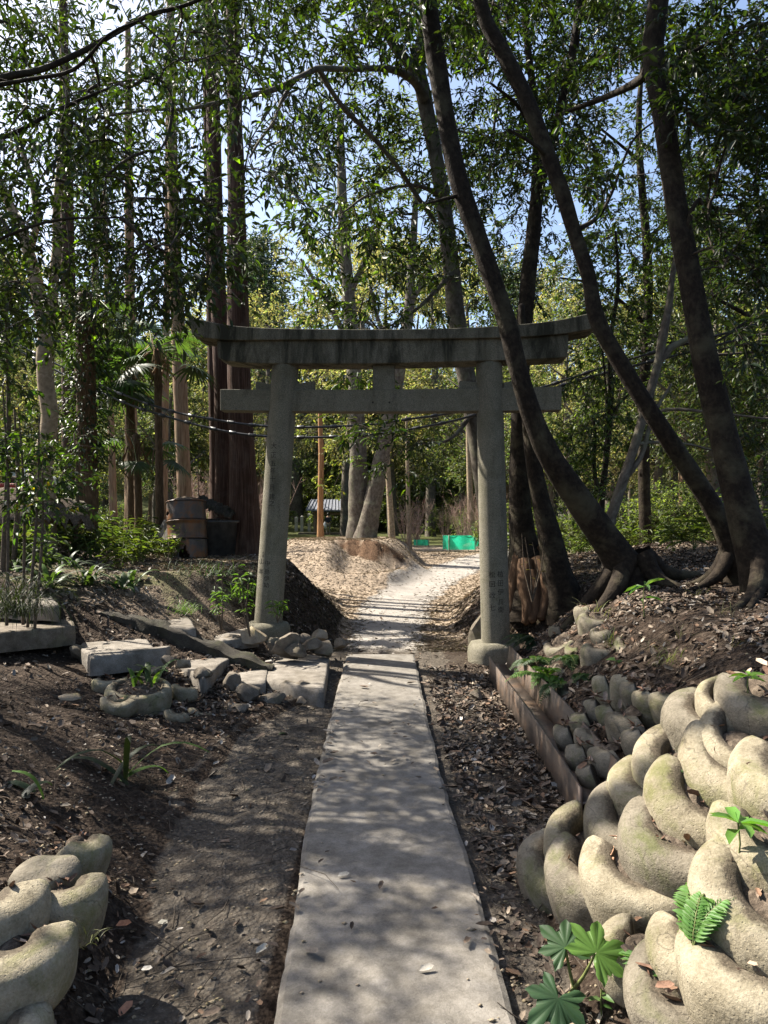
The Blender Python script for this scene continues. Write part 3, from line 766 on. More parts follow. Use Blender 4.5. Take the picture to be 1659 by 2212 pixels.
o = mb.build('steel_beam', M['beam'], loc=(1.08, 5.2, 0), smooth=False); tag(o, 'long rusty steel channel lying along the foot of the rear ring wall', 'beam')
# short grey boulder post behind the right torii pillar
# ---------------------------------------------------------------- trees
# ground spots where crowns are thinned on purpose to let the sun through (x, y, z, rx, ry, keep)
POOLS = [(1.3, 2.1, .5, 1.25, 1.3, .02), (1.6, 3.0, .7, .5, .5, .3), (-1.15, 2.0, .1, .55, .6, .15), (0, 4.1, .05, .5, .8, .7), (-.7, 3.0, 0, .5, .5, .7), (-.05, 1.8, 0, .4, .35, .6), 
         (-2.1, 6.6, .5, 1.7, .55, .06), (-2.2, 8.3, .6, 1.1, .9, .12), (-2.6, 10, 1, 1.4, 1.0, .35), (-.55, 6.9, .05, .5, .5, .3), (.3, 15.5, .2, 2.6, 6., .12), (-.5, 20, 1, 4.5, 4.5, .25),
         (2.1, 4.7, .9, .7, .6, .25), (5, 27, .5, 4, 5, .1), (-5, 11, 1.2, 1.6, 2.2, .35), (1.9, 3.7, .5, .6, .4, .5)]
def sun_keep(p, rng):
    keep = np.ones(len(p))
    for (x, y, z, rx, ry, k) in POOLS:
        t = (p[:, 2]-z)/SUN[2]
        qx = p[:, 0]-SUN[0]*t; qy = p[:, 1]-SUN[1]*t
        r = ((qx-x)/rx)**2+((qy-y)/ry)**2
        keep = np.minimum(keep, np.where(r < 1, k, np.where(r < 1.5, (k+1)/2, 1)))
    return rng.random(len(p)) < keep

def grow(skel, targets, rng, sag=.12, reach=3.):
    """thin branches from a skeleton to every target; returns paths (N,5,3), parent counts"""
    skel = np.asarray(skel, float)
    d = np.array([np.min(np.linalg.norm(skel-t, axis=1)) for t in targets]) if len(targets) else np.zeros(0)
    o = np.argsort(d); T = targets[o]
    cap = len(skel)+len(T)*3
    nodes = np.zeros((cap, 3)); nodes[:len(skel)] = skel; n = len(skel)
    own = np.full(cap, -1); Q = np.zeros((len(T), 5, 3)); par = np.full(len(T), -1)
    for i, t in enumerate(T):
        dd = np.linalg.norm(nodes[:n]-t, axis=1)
        dd[:len(skel)] *= .8
        j = int(np.argmin(dd)); s = nodes[j]; par[i] = own[j]
        L = dd[j]
        bend = rng.normal(size=3)*L*.1; bend[2] += L*sag
        for k, f in enumerate((0, .25, .5, .75, 1)):
            Q[i, k] = s*(1-f)+t*f+bend*4*f*(1-f)*.6
        for k in (2, 3, 4):
            nodes[n] = Q[i, k]; own[n] = i; n += 1
    cnt = np.ones(len(T))
    for i in range(len(T)-1, -1, -1):
        if par[i] >= 0: cnt[par[i]] += cnt[i]
    return Q, cnt, T

def crown(name_parent, skel, targets, rng, leaf=(.09, .038), per=(4, 7), twig=.28, col=(.019, .034, .012), alt=(.09, .15, .02), altp=.06, mat='leaf',
          bark='twig', droop=.25, shape='lance', r0=.004, sunfilter=True, spread=1., var=.28):
    if sunfilter and len(targets): targets = targets[sun_keep(targets, rng)]
    Q, cnt, T = grow(skel, targets, rng)
    rad = r0*cnt**.42
    V1, F1 = thin_tubes(Q, rad, np.maximum(rad*.6, r0*.6), 4)
    # twigs
    k, m = per
    N = len(T); out = unit(Q[:, 4]-Q[:, 2])
    td = unit(np.repeat(out, k, 0)*.8*spread+rdir(N*k, rng)*1.0+np.array([0, 0, -droop]))
    tl = twig*rng.uniform(.5, 1.25, N*k)
    b = np.repeat(T, k, 0)+rng.normal(0, twig*.12, (N*k, 3))
    b2 = np.repeat(T, k, 0)
    e = b+td*tl[:, None]; mid = (b2+e)/2+np.array([0, 0, .05])*tl[:, None]
    V2, F2 = thin_tubes(np.stack([b2, mid, e], 1), np.full(N*k, r0*.5), np.full(N*k, r0*.25), 3)
    # leaves along the twigs
    f = (np.arange(m)+.6)/m
    pos = (b2[:, None]*(1-f[None, :, None])+e[:, None]*f[None, :, None]).reshape(-1, 3)
    dd = np.repeat(td, m, 0); nl = len(pos)
    side = unit(np.cross(dd, np.array([0, 0, 1.])+rng.normal(0, .25, (nl, 3))))*np.where(np.arange(nl) % 2, 1, -1)[:, None]
    ld = unit(dd*.75+side*.75+rng.normal(0, .3, (nl, 3))+np.array([0, 0, -droop*.9]))
    up = np.array([0, 0, 1.])+rng.normal(0, .45, (nl, 3))
    LL = leaf[0]*rng.uniform(.6, 1.2, nl)
    V3, F3, kk = leaves(pos, ld, up, LL, LL*leaf[1]/leaf[0], shape)
    col = tint(nl, kk, col, var, rng, alt, altp)
    cr = obj('crown', V3, F3, M[mat], name_parent, col=col, smooth=False)
    tv = np.vstack([V1, V2]); 
    F2b = F2+len(V1)
    obj('branches', tv, np.vstack([F1, F2b]), M[bark], name_parent, uv=np.stack([tv[:, 0]+tv[:, 1], tv[:, 2]], 1))
    return cr

def blob(u0, v0, u1, v1, d0, d1, n, rng, ell=True):
    """n points spread through the volume between depths d0 and d1"""
    d = rng.uniform(d0, d1, n)
    a = rng.uniform(-1, 1, (n*3, 2))
    if ell: a = a[(a**2).sum(1) < 1]
    a = a[:n]; d = d[:len(a)]
    return np.array([P((u0+u1)/2+x*(u1-u0)/2, (v0+v1)/2+y*(v1-v0)/2, dd) for (x, y), dd in zip(a, d)])
def ball(c, r, n, rng):
    p = rng.uniform(-1, 1, (n*3, 3)); p = p[(p**2).sum(1) < 1][:n]
    return np.array(c)+p*np.array(r)

def px(pts, d):
    """(u, v, width in photo pixels[, depth]) -> points, radii"""
    W = []; R = []
    for q in pts:
        dd = q[3] if len(q) > 3 else d
        W.append(P(q[0], q[1], dd)); R.append(max(q[2]/2/F_PX*dd, .003))
    return np.array(W), np.array(R)
def trunk(parent, pts, d, bark, sides=18, flare=.0, name='trunk', rough=.06, rs=3., seed=1, flen=.3, ground=True, lobes=5, step=.1):
    W, R = px(pts, d)
    if ground:
        z = gz(W[0][0], W[0][1])
        W = np.vstack([[W[0][0], W[0][1], min(z, W[0][2])-.25], W]); R = np.concatenate([[R[0]*1.08], R])
    V, F, U = tube(W, R, sides, step, rough, rs, seed, flare, flen+.25, lobes)
    obj(name, V, F, M[bark], parent, uv=U)
    p, r = catmull(W, R, .15)
    return p, r
def limb(parent, pts, d, bark, name='limb', seed=3, rough=.08):
    W, R = px(pts, d)
    V, F, U = tube(W, R, 9, .1, rough, 5., seed)
    obj(name, V, F, M[bark], parent, uv=U)
    return catmull(W, R, .15)[0]
def tree(name, label, cat, d, pts, bark, group=None, limbs=(), flare=.0, seed=1, sides=18, rough=.06, flen=.3, lobes=5, cr=None):
    b = P(pts[0][0], pts[0][1], pts[0][3] if len(pts[0]) > 3 else d)
    root = thing(name, label, cat, (b[0], b[1], gz(b[0], b[1])), group)
    p, _ = trunk(root, pts, d, bark, sides, flare, rough=rough, seed=seed, flen=flen, lobes=lobes)
    sk = [p[p[:, 2] > b[2]+1.0] if cr else p]
    for i, l in enumerate(limbs): sk.append(limb(root, l, d, bark, seed=seed+i*3))
    sk = np.vstack(sk)
    if cr:
        rng = np.random.default_rng(seed+100)
        tg = np.vstack([q(rng) for q in cr['blobs']])
        kw = {k: v for k, v in cr.items() if k != 'blobs'}
        crown(root, sk, tg, rng, **kw)
    return root
BX = lambda *a, **k: (lambda rng: blob(*a, rng, **k))
BL = lambda *a: (lambda rng: ball(*a, rng))
EV = dict(leaf=(.1, .038), per=(4, 7), twig=.3, mat='leaf', col=(.018, .032, .011), alt=(.09, .15, .015), altp=.05)

# --- the three leaning trees in front of the gate's right side
tree('leaning_tree', 'dark leaning tree curving left in front of the right end of the torii', 'tree', 6.4,
     [(1365, 1262, 76, 6.75), (1318, 1180, 62, 6.7), (1246, 1075, 56, 6.6), (1188, 985, 49, 6.5), (1150, 900, 44, 6.45), (1120, 800, 40, 6.4), (1090, 680, 40), (1038, 530, 41), (990, 385, 42), (957, 220, 41), (932, 60, 40), (915, -80, 38), (890, -300, 36), (880, -620, 42), (900, -1000, 30)], 'smooth',
     limbs=[[(1000, 420, 10, 6.4), (960, 430, 7, 6.3), (920, 440, 4, 6.2)],
            [(925, -150, 26, 6.4), (760, -330, 18, 6.2), (600, -420, 12, 6)], [(890, -350, 26, 6.4), (1050, -520, 18, 6.6), (1230, -600, 10, 7)]],
     flare=.35, seed=4, sides=22, rough=.1, cr=dict(blobs=[BL((.1, 6.3, 7.6), (2.2, 2.0, 1.6), 150), BL((-.9, 5.6, 6.6), (1.3, 1.3, .8), 40)], **EV))
tree('leaning_tree', 'sinuous dark tree with a double bend, between the two other leaning trees at the right', 'tree', 6.0,
     [(1592, 1225, 54, 6.2), (1560, 1135, 45, 6.15), (1505, 1040, 40, 6.1), (1425, 920, 37), (1350, 800, 35), (1290, 690, 35), (1272, 600, 31), (1240, 500, 32), (1212, 410, 33), (1178, 320, 34), (1135, 210, 33), (1085, 110, 34), (1048, 40, 32), (1030, -60, 31), (1040, -250, 36), (1090, -500, 30), (1120, -800, 20)], 'smooth',
     limbs=[[(1190, 345, 12), (1150, 310, 8, 5.9), (1098, 280, 5, 5.8)], [(1240, 500, 13), (1290, 470, 9, 6.2), (1320, 420, 7, 6.4), (1370, 300, 5, 6.6), (1450, 240, 3, 6.8)], [(1035, -150, 22), (1180, -350, 14, 6.2), (1400, -480, 8, 6.4)]],
     flare=.22, seed=9, sides=22, rough=.08, cr=dict(blobs=[BL((1.6, 6.4, 7.2), (1.8, 1.8, 1.5), 110), BX(1180, 230, 1330, 480, 6, 7, 10)], **EV))
tree('leaning_tree', 'thick dark tree rising along the right edge, sunlit strip on its bark', 'tree', 5.6,
     [(1650, 1262, 84, 5.6), (1618, 1150, 68), (1590, 1050, 62), (1560, 930, 58), (1528, 800, 54), (1503, 670, 50), (1483, 560, 47), (1462, 450, 45), (1440, 300, 44), (1412, 120, 45), (1416, 60, 46), (1426, -40, 40), (1440, -250, 42), (1430, -600, 30)], 'smooth',
     limbs=[[(1408, 130, 30), (1385, 170, 20, 5.9), (1320, 205, 14, 6.3), (1200, 250, 8, 6.8)], [(1480, 540, 16), (1492, 460, 11, 5.5), (1510, 430, 7, 5.5)], [(1415, 160, 12), (1500, 110, 8, 5.6), (1600, 60, 5, 5.6)],
            [(1430, -100, 26), (1560, -260, 16, 5.5), (1700, -320, 9, 5.5)]],
     flare=.25, seed=13, sides=22, rough=.06, cr=dict(blobs=[BX(1440, 20, 1760, 330, 4.9, 6.8, 120), BX(1500, 300, 1780, 620, 5.2, 7.5, 80), BL((2.9, 5.2, 6.6), (1.6, 1.8, 1.4), 80), BX(1560, 600, 1760, 800, 5, 6, 18)],
     leaf=(.08, .032), per=(5, 8), twig=.28, col=(.018, .032, .014), alt=(.1, .13, .015), altp=.025))

def roots(i, n, r, seed):
    o = [q for q in C.objects if q.name.startswith('leaning_tree') and q.type == 'EMPTY'][i]; rng = np.random.default_rng(seed); b = np.array(o.location)
    for k in range(n):
        a = 2*PI*k/n+rng.normal(0, .3); L = rng.uniform(.45, .9); h = np.array([math.cos(a), math.sin(a), 0]); s = np.array([-h[1], h[0], 0])*rng.normal(0, .15)
        pts = []
        for f, up in ((.0, .3), (.22, .12), (.5, .03), (.8, .0), (1.15, -.06)):
            q = b+h*(r*.5+L*f)+s*f*f; pts.append([q[0], q[1], gz(q[0], q[1])+up])
        V, F, U = tube(pts, [r*.55, r*.42, r*.27, r*.17, r*.08], 9, .06, .18, 6, seed+k); obj('root', V, F, M['smooth'], o, uv=U)
roots(0, 6, .2, 1); roots(1, 5, .13, 2); roots(2, 6, .17, 3)

# --- behind the gate, right
tree('rooted_tree', 'reddish forked tree with bare exposed roots right behind the right torii pillar', 'tree', 8.9,
     [(1148, 1290, 105), (1142, 1230, 82), (1128, 1150, 52), (1122, 1050, 42), (1123, 900, 38), (1128, 760, 36), (1140, 620, 34), (1152, 500, 31), (1160, 400, 26), (1158, 250, 17), (1140, 100, 15), (1128, -60, 13), (1120, -300, 14)], 'smooth',
     limbs=[[(1160, 410, 24), (1185, 340, 22), (1208, 250, 20), (1228, 160, 20), (1246, 60, 19), (1256, -60, 17), (1270, -240, 12)], [(1255, 20, 16), (1300, -20, 10), (1360, -60, 6)], [(1158, 300, 12), (1120, 230, 8, 8.7), (1060, 180, 5, 8.5)]],
     flare=.5, seed=21, flen=.35, lobes=4, cr=dict(blobs=[BX(940, -120, 1420, 190, 8, 10.5, 230), BX(1040, 180, 1300, 420, 8, 10, 90), BX(960, 180, 1130, 420, 8.6, 10.4, 34), BX(1000, 400, 1200, 690, 9, 10.5, 34)], leaf=(.085, .032), per=(5, 8), twig=.32))
root = [o for o in C.objects if o.name.startswith('rooted_tree')][0]
for i, pts in enumerate(([(1138, 1215, 40, 8.7), (1133, 1260, 34, 8.55), (1140, 1310, 26, 8.4), (1136, 1345, 20, 8.4)], [(1160, 1210, 36, 8.7), (1180, 1255, 30, 8.5), (1178, 1300, 26, 8.4), (1168, 1335, 22, 8.35)],
             [(1125, 1200, 34, 8.8), (1108, 1260, 26, 8.7), (1102, 1320, 20, 8.6)], [(1165, 1180, 26, 8.8), (1200, 1215, 22, 8.7), (1222, 1240, 20, 8.6), (1228, 1290, 16, 8.5)], [(1150, 1235, 30, 8.6), (1155, 1290, 30, 8.45), (1150, 1340, 22, 8.35)])):
    W, R = px(pts, 8.7); V, F, U = tube(W, R, 10, .05, .15, 6, i)
    obj('exposed_root', V, F, M['root'], root, uv=U)
tree('slender_tree', 'dark fluted trunk leaning left just behind the exposed roots', 'tree', 8.4,
     [(1214, 1290, 62), (1200, 1220, 50), (1184, 1140, 42), (1164, 1060, 36), (1150, 980, 32), (1140, 900, 26), (1132, 800, 20), (1126, 660, 14)], 'smooth', flare=.5, seed=23, flen=.3, rough=.16, lobes=6)
tree('limbed_tree', 'grey tree behind the gate with a long bare limb reaching left over the lintel', 'tree', 10.5,
     [(1075, 1290, 40), (1062, 1180, 38), (1037, 1000, 38), (1014, 850, 39), (990, 720, 40), (975, 580, 37), (958, 440, 33), (938, 320, 31), (918, 220, 33), (905, 130, 27), (925, 40, 25), (960, -60, 30), (1000, -250, 20)], 'grey',
     limbs=[[(918, 215, 28, 10.4), (895, 175, 20, 10.2), (852, 152, 15, 9.8), (800, 148, 13, 9.4), (755, 150, 12, 9.0), (690, 148, 13, 8.5), (655, 163, 12, 8.2), (600, 190, 12, 7.8), (545, 206, 11, 7.5), (470, 222, 9, 7.1), (400, 236, 7, 6.8), (320, 238, 6, 6.5), (180, 258, 5, 6.2)],
            [(690, 150, 12, 8.5), (715, 195, 11, 8.7), (748, 240, 11, 8.9), (790, 280, 10, 9.1), (830, 325, 10, 9.3), (862, 365, 10, 9.5), (905, 430, 10, 9.8), (940, 480, 9, 10)],
            [(640, 170, 8, 8.1), (610, 215, 8, 7.9), (590, 265, 7, 7.7), (560, 305, 6, 7.5), (540, 340, 5, 7.3)],
            [(910, 170, 28, 10.5), (868, 120, 22, 10.4), (840, 80, 20, 10.4), (815, 20, 19, 10.4), (800, -60, 18, 10.4)], [(975, 590, 14, 10.4), (930, 640, 9, 10), (870, 690, 6, 9.6), (800, 720, 4, 9.3)],
            [(952, 420, 12, 10.4), (890, 400, 8, 10), (800, 420, 6, 9.3), (740, 460, 4, 8.9)], [(1015, 900, 12, 10.4), (970, 950, 7, 10.2), (900, 960, 5, 10), (860, 980, 3, 9.9)]],
     seed=31, cr=dict(blobs=[BX(620, 390, 900, 560, 8.2, 9.6, 30), BX(640, 540, 960, 720, 8.8, 10.2, 34), BX(780, 380, 1010, 560, 9.2, 10.4, 26), BX(700, 770, 900, 850, 9.4, 10.3, 10), BX(670, 905, 960, 960, 9.4, 10.3, 14), BX(820, 950, 930, 1050, 9.8, 10.4, 8),
                 BX(720, -100, 1100, 140, 9, 11.5, 150), BX(700, 180, 960, 400, 9.6, 11.5, 40), BX(880, 470, 1090, 720, 10.6, 12.5, 34), BX(560, -60, 860, 150, 9, 11, 40), BX(690, 130, 840, 330, 9, 10, 9)], leaf=(.125, .046), per=(4, 6), twig=.34, alt=(.11, .17, .02), altp=.09))
tree('dead_tree', 'grey bare forked stem leaning right between the leaning trees', 'tree', 8.0,
     [(1312, 1160, 25), (1326, 1100, 23), (1352, 1020, 21), (1372, 960, 20), (1392, 890, 20), (1412, 820, 18), (1425, 770, 18), (1430, 735, 20), (1445, 660, 16), (1452, 600, 12), (1470, 500, 8)], 'grey',
     limbs=[[(1418, 790, 18), (1450, 750, 16), (1480, 735, 12), (1530, 700, 8)], [(1345, 1040, 14), (1385, 985, 11), (1410, 900, 9), (1450, 830, 6)], [(1385, 905, 10), (1440, 885, 8, 7.8), (1530, 890, 6, 7.6), (1660, 905, 4, 7.4)], [(1372, 960, 9), (1420, 955, 7), (1490, 960, 5), (1560, 980, 3)]],
     seed=37, sides=12)
tree('thin_tree', 'thin dark upright stem with leaves beside the end of the torii tie beam', 'tree', 9.2,
     [(1298, 1180, 15), (1300, 1080, 14), (1312, 960, 13), (1320, 850, 12), (1318, 740, 10), (1335, 620, 8), (1330, 500, 5)], 'smooth',
     limbs=[[(1316, 900, 7), (1340, 870, 5), (1365, 845, 4)], [(1290, 1060, 9), (1283, 1000, 9), (1285, 930, 8), (1280, 900, 5)], [(1305, 1020, 6), (1312, 900, 5), (1302, 760, 4)]],
     seed=39, sides=10, cr=dict(blobs=[BX(1190, 760, 1400, 1000, 8.6, 10, 60), BX(1220, 480, 1450, 780, 8.8, 10.4, 60), BX(1230, 980, 1330, 1130, 8.6, 9.6, 18)], leaf=(.07, .034), per=(5, 8), twig=.26, col=(.035, .06, .016), alt=(.12, .16, .025), altp=.12))
tree('evergreen_tree', 'dark dense small-leaved evergreen filling the right edge behind the thick tree', 'tree', 9.5,
     [(1760, 1230, 50), (1745, 900, 42), (1720, 600, 34), (1700, 300, 26), (1690, 0, 18)], 'smooth', limbs=[[(1740, 800, 16), (1640, 700, 10), (1540, 640, 6)], [(1715, 560, 16), (1610, 470, 10), (1500, 440, 6)], [(1735, 760, 12), (1640, 690, 8, 9), (1540, 740, 5, 8.5), (1440, 740, 4, 8)]],
     seed=43, cr=dict(blobs=[BX(1440, 250, 1800, 620, 8.4, 11, 150), BX(1430, -60, 1800, 300, 8.4, 11, 110), BX(1470, 560, 1800, 960, 8.4, 11, 110), BX(1560, 900, 1800, 1150, 8, 10, 40)], leaf=(.075, .03), per=(5, 8), twig=.3, col=(.022, .038, .014)))
tree('evergreen_tree', 'upright leafy evergreen behind the middle leaning tree, right of the lintel', 'tree', 12.5,
     [(1395, 1180, 26), (1390, 900, 24), (1400, 600, 20), (1380, 300, 14), (1390, 100, 8)], 'smooth', limbs=[[(1395, 700, 10), (1300, 620, 6), (1210, 600, 4)], [(1395, 520, 10), (1480, 440, 6)], [(1385, 350, 8), (1300, 280, 5)]],
     seed=47, cr=dict(blobs=[BX(1180, 430, 1560, 760, 11, 14, 160), BX(1230, 700, 1560, 960, 11, 14, 90), BX(1150, -40, 1560, 460, 11, 14, 210), BX(960, 200, 1240, 520, 12, 14, 50)], leaf=(.085, .04), per=(5, 8), twig=.34, col=(.024, .038, .013), alt=(.12, .15, .03), altp=.1))

# --- left: evergreen branches reaching in from outside the picture
E = tree('broadleaf_tree', 'large-leaved evergreen whose dark branches reach in across the upper left', 'tree', 5.2,
     [(-560, 1500, 90, 5.2), (-540, 1100, 80, 5.2), (-480, 600, 70, 5.2), (-420, 200, 60, 5.2), (-380, -200, 46, 5.2), (-360, -700, 30, 5.4)], 'smooth',
     limbs=[[(-440, 330, 30, 5.2), (-200, 240, 20, 5.3), (0, 170, 15, 5.4), (90, 150, 13, 5.5), (190, 105, 12, 5.6), (260, 65, 11, 5.7), (330, 30, 10, 5.8), (390, 15, 8, 5.9), (480, -20, 6, 6)],
            [(-100, 200, 12, 5.3), (60, 172, 9, 5.2), (160, 150, 8, 5.1), (235, 75, 6, 5), (300, 45, 4, 5)],
            [(-460, 500, 26, 5.2), (-250, 380, 16, 5.3), (0, 300, 10, 5.5), (130, 235, 8, 5.6), (260, 180, 5, 5.7)],
            [(-500, 800, 20, 5.2), (-300, 640, 14, 5), (-100, 560, 9, 4.9), (100, 480, 6, 4.9), (260, 470, 4, 5)], [(-400, 0, 26, 5.2), (-200, -200, 18, 5.4), (100, -330, 12, 5.8), (400, -380, 8, 6.2)],
            [(-530, 1000, 16, 5.2), (-330, 900, 10, 4.8), (-150, 800, 7, 4.5), (0, 720, 4, 4.4)],
            [(-400, 0, 24, 5.2), (-700, -260, 18, 5.8), (-900, -400, 12, 6.4)]],
     seed=51, cr=dict(blobs=[BX(150, 60, 640, 480, 5, 7.6, 115), BX(180, 330, 500, 660, 4.8, 6.6, 85), BX(-250, 60, 240, 480, 4.8, 7.5, 85), BX(-200, 430, 160, 760, 4.3, 6, 46), BX(470, 330, 660, 580, 4.8, 5.6, 20),
              BL((-3.2, 5.6, 4.6), (1.8, 1.6, 1.6), 140), BL((-4.6, 6.3, 6.6), (2.2, 2.2, 1.8), 220), BL((-6.2, 5.8, 5.4), (1.7, 1.7, 1.6), 150), BL((-2.4, 6.3, 6.8), (2.0, 1.6, 1.4), 120), BL((-4., 4., 5.2), (1.4, 1.4, 1.4), 80)],  # mostly unseen crown clusters, added to shade the path and left slope
     leaf=(.092, .036), per=(5, 5), twig=.46, col=(.018, .032, .011), alt=(.12, .19, .015), altp=.06))
tree('pale_tree', 'pale crooked tree forking upward on the left bank', 'tree', 9.0,
     [(92, 1075, 52), (88, 1020, 44), (100, 960, 38), (108, 900, 36), (100, 840, 36), (97, 780, 36), (100, 720, 36), (88, 660, 34), (76, 600, 30), (60, 540, 26), (40, 480, 22), (15, 430, 18), (-30, 330, 14), (-60, 200, 8)], 'pale',
     limbs=[[(100, 715, 28), (112, 660, 24), (118, 590, 22), (124, 520, 20), (122, 450, 16), (132, 330, 14), (140, 200, 10), (130, 60, 6)], [(62, 545, 18), (80, 480, 15), (70, 400, 13), (50, 330, 11), (30, 280, 8)]],
     flare=.2, seed=57, rough=.12)
for lab, d, pts, bark, fl in (
    ('thick reddish cedar beside the rusty drum, left of the torii', 11.6, [(524, 1192, 80), (528, 1130, 64), (526, 1040, 57), (520, 900, 52), (515, 750, 48), (513, 600, 45), (510, 400, 37), (506, 200, 32), (502, 0, 28), (498, -300, 34), (494, -800, 20)], 'cedar', .35),
    ('dark cedar with parallel trunk, second left of the torii', 12.2, [(484, 1150, 46), (484, 1000, 38), (478, 800, 34), (470, 600, 34), (464, 400, 32), (460, 200, 30), (458, 0, 28), (456, -400, 22)], 'cedar', .1),
    ('narrow dark cedar standing third left of the torii, behind the drum', 13.2, [(468, 1140, 28), (466, 1000, 25), (462, 850, 24), (458, 700, 23), (452, 450, 20), (448, 200, 18), (446, -200, 14)], 'cedar', .1),
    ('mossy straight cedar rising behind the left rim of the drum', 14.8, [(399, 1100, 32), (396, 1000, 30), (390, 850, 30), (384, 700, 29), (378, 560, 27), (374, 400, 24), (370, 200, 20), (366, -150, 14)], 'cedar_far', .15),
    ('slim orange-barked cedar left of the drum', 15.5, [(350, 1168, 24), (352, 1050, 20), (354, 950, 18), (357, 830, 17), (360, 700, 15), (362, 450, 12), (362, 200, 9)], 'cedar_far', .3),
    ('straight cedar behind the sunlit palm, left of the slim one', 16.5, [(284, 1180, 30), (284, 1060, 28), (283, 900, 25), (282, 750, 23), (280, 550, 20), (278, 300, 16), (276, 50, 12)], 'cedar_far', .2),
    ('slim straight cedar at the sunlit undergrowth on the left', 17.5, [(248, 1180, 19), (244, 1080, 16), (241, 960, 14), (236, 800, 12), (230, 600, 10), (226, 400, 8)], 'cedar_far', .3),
    ('tall conifer trunk behind the pale crooked tree', 13.5, [(150, 1120, 34), (150, 900, 32), (148, 700, 30), (146, 500, 28), (142, 300, 24), (138, 120, 20), (135, -150, 14)], 'cedar', .1)):
    root = tree('cedar', lab, 'cedar tree', d, pts, bark, 'cedars left of the torii', flare=fl, seed=int(d*10), sides=20, rough=.09, flen=.35, lobes=6)

# conifer sprays hanging from the cedars
def spray_crown(parent, sk, targets, rng, n=22, L=.5, col=(.022, .04, .02), alt=(.06, .09, .03)):
    targets = targets[sun_keep(targets, rng)]
    Q, cnt, T = grow(sk, targets, rng, .05)
    rad = .004*cnt**.4
    V1, F1 = thin_tubes(Q, rad, rad*.5, 4)
    obj('branches', V1, F1, M['twig'], parent, uv=V1[:, :2])
    N = len(T); out = unit(Q[:, 4]-Q[:, 2]+np.array([0, 0, -.05]))
    pos = np.repeat(T, n, 0)+rng.normal(0, L*.45, (N*n, 3))*np.array([1, 1, .55])
    d = unit(np.repeat(out, n, 0)*.6+rng.normal(0, .6, (N*n, 3))+np.array([0, 0, -.55]))
    LL = L*.42*rng.uniform(.5, 1.3, N*n)
    V, F, k = leaves(pos, d, rdir(N*n, rng), LL, LL*.16, 'strip')
    obj('crown', V, F, M['conifer'], parent, col=tint(N*n, k, col, .3, rng, alt, .1), smooth=False)
ced = [o for o in C.objects if o.name.startswith('cedar') and o.type == 'EMPTY']
rng = np.random.default_rng(77)
def trunk_pts(o):
    t = [c for c in o.children if c.name.startswith('trunk')][0]
    n = len(t.data.vertices); a = np.empty(n*3, np.float32); t.data.vertices.foreach_get('co', a); a = a.reshape(-1, 3)+np.array(o.location)
    return a[::21]
for o, bl in ((ced[0], [BX(540, 60, 720, 420, 10.5, 13, 60), BX(380, -100, 680, 120, 10.5, 13, 60), BX(520, 520, 600, 600, 10.8, 11.3, 4)]),
              (ced[1], [BX(300, -40, 520, 240, 11, 14, 60)]), (ced[3], [BX(200, 100, 420, 420, 13, 17, 60)]), (ced[5], [BX(120, 200, 330, 560, 15, 19, 60)]), (ced[7], [BX(0, 0, 240, 360, 12, 16, 80), BX(60, 380, 260, 560, 12, 15, 20)])):
    spray_crown(o, trunk_pts(o), np.vstack([b(rng) for b in bl]), rng)
# ivy-clad palm trunk and fan palms
def fan(parent, base, d, up, r, n, rng, pet=.5, col=(.06, .12, .03)):
    d = unit(d); s = unit(np.cross(d, up)); nn = np.cross(s, d)
    hub = base+d*pet+np.array([0, 0, -.08])
    V1, F1 = thin_tubes(np.array([[base, base+d*pet*.5+nn*.03, hub]]), [.008], [.006], 4)
    a = np.linspace(-2.1, 2.1, n)
    dirs = np.cos(a)[:, None]*d+np.sin(a)[:, None]*s+np.array([0, 0, -.25])
    V, F, k = leaves(np.repeat(hub[None], n, 0), dirs, np.repeat(nn[None], n, 0)+rng.normal(0, .2, (n, 3)), r*rng.uniform(.85, 1.1, n), np.full(n, r*.085), 'strip')
    return (V, F, tint(n, k, col, .15, rng)), (V1, F1)
def palm(label, d, u, vbase, vtop, w, nf, seed, r=.55, ivy=0):
    rng = np.random.default_rng(seed)
    b = P(u, vbase, d); t = P(u-6, vtop, d)
    root = thing('fan_palm', label, 'palm tree', (b[0], b[1], gz(b[0], b[1])))
    trunk(root, [(u, vbase, w*1.1), (u-2, (vbase+vtop)/2, w), (u-6, vtop, w*.9)], d, 'palmtrunk', 16, 0, rough=.2, rs=9, seed=seed)
    LV = []; LF = []; LC = []; SV = []; SF = []; n = m = 0
    for i in range(nf):
        az = rng.uniform(0, 2*PI); el = rng.uniform(-.75, .9)
        dv = np.array([math.cos(az)*math.cos(el), math.sin(az)*math.cos(el), math.sin(el)])
        if rng.random() < .2: continue
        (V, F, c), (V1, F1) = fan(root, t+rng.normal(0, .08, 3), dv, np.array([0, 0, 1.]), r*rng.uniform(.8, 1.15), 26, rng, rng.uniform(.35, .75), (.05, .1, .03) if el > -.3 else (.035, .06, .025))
        LV.append(V); LF.append(F+n); LC.append(c); n += len(V); SV.append(V1); SF.append(F1+m); m += len(V1)
    obj('fronds', np.vstack(LV), np.vstack(LF), M['herb'], root, col=np.vstack(LC), smooth=False)
    obj('petioles', np.vstack(SV), np.vstack(SF), M['stem'], root)
    # hanging dry fronds
    n = 50; pos = t+rng.normal(0, .12, (n, 3))+np.array([0, 0, -.35])*rng.random((n, 1))
    V, F, k = leaves(pos, rng.normal(0, .35, (n, 3))+np.array([0, 0, -1.]), rdir(n, rng), rng.uniform(.25, .5, n), np.full(n, .025), 'strip')
    obj('dry_fronds', V, F, M['straw'], root, col=tint(n, k, (.16, .1, .055), .3, rng), smooth=False)
    return root
palm('sunlit fan palm with bright spreading fronds left of the drum', 12.5, 286, 1180, 800, 20, 19, 5, .66)
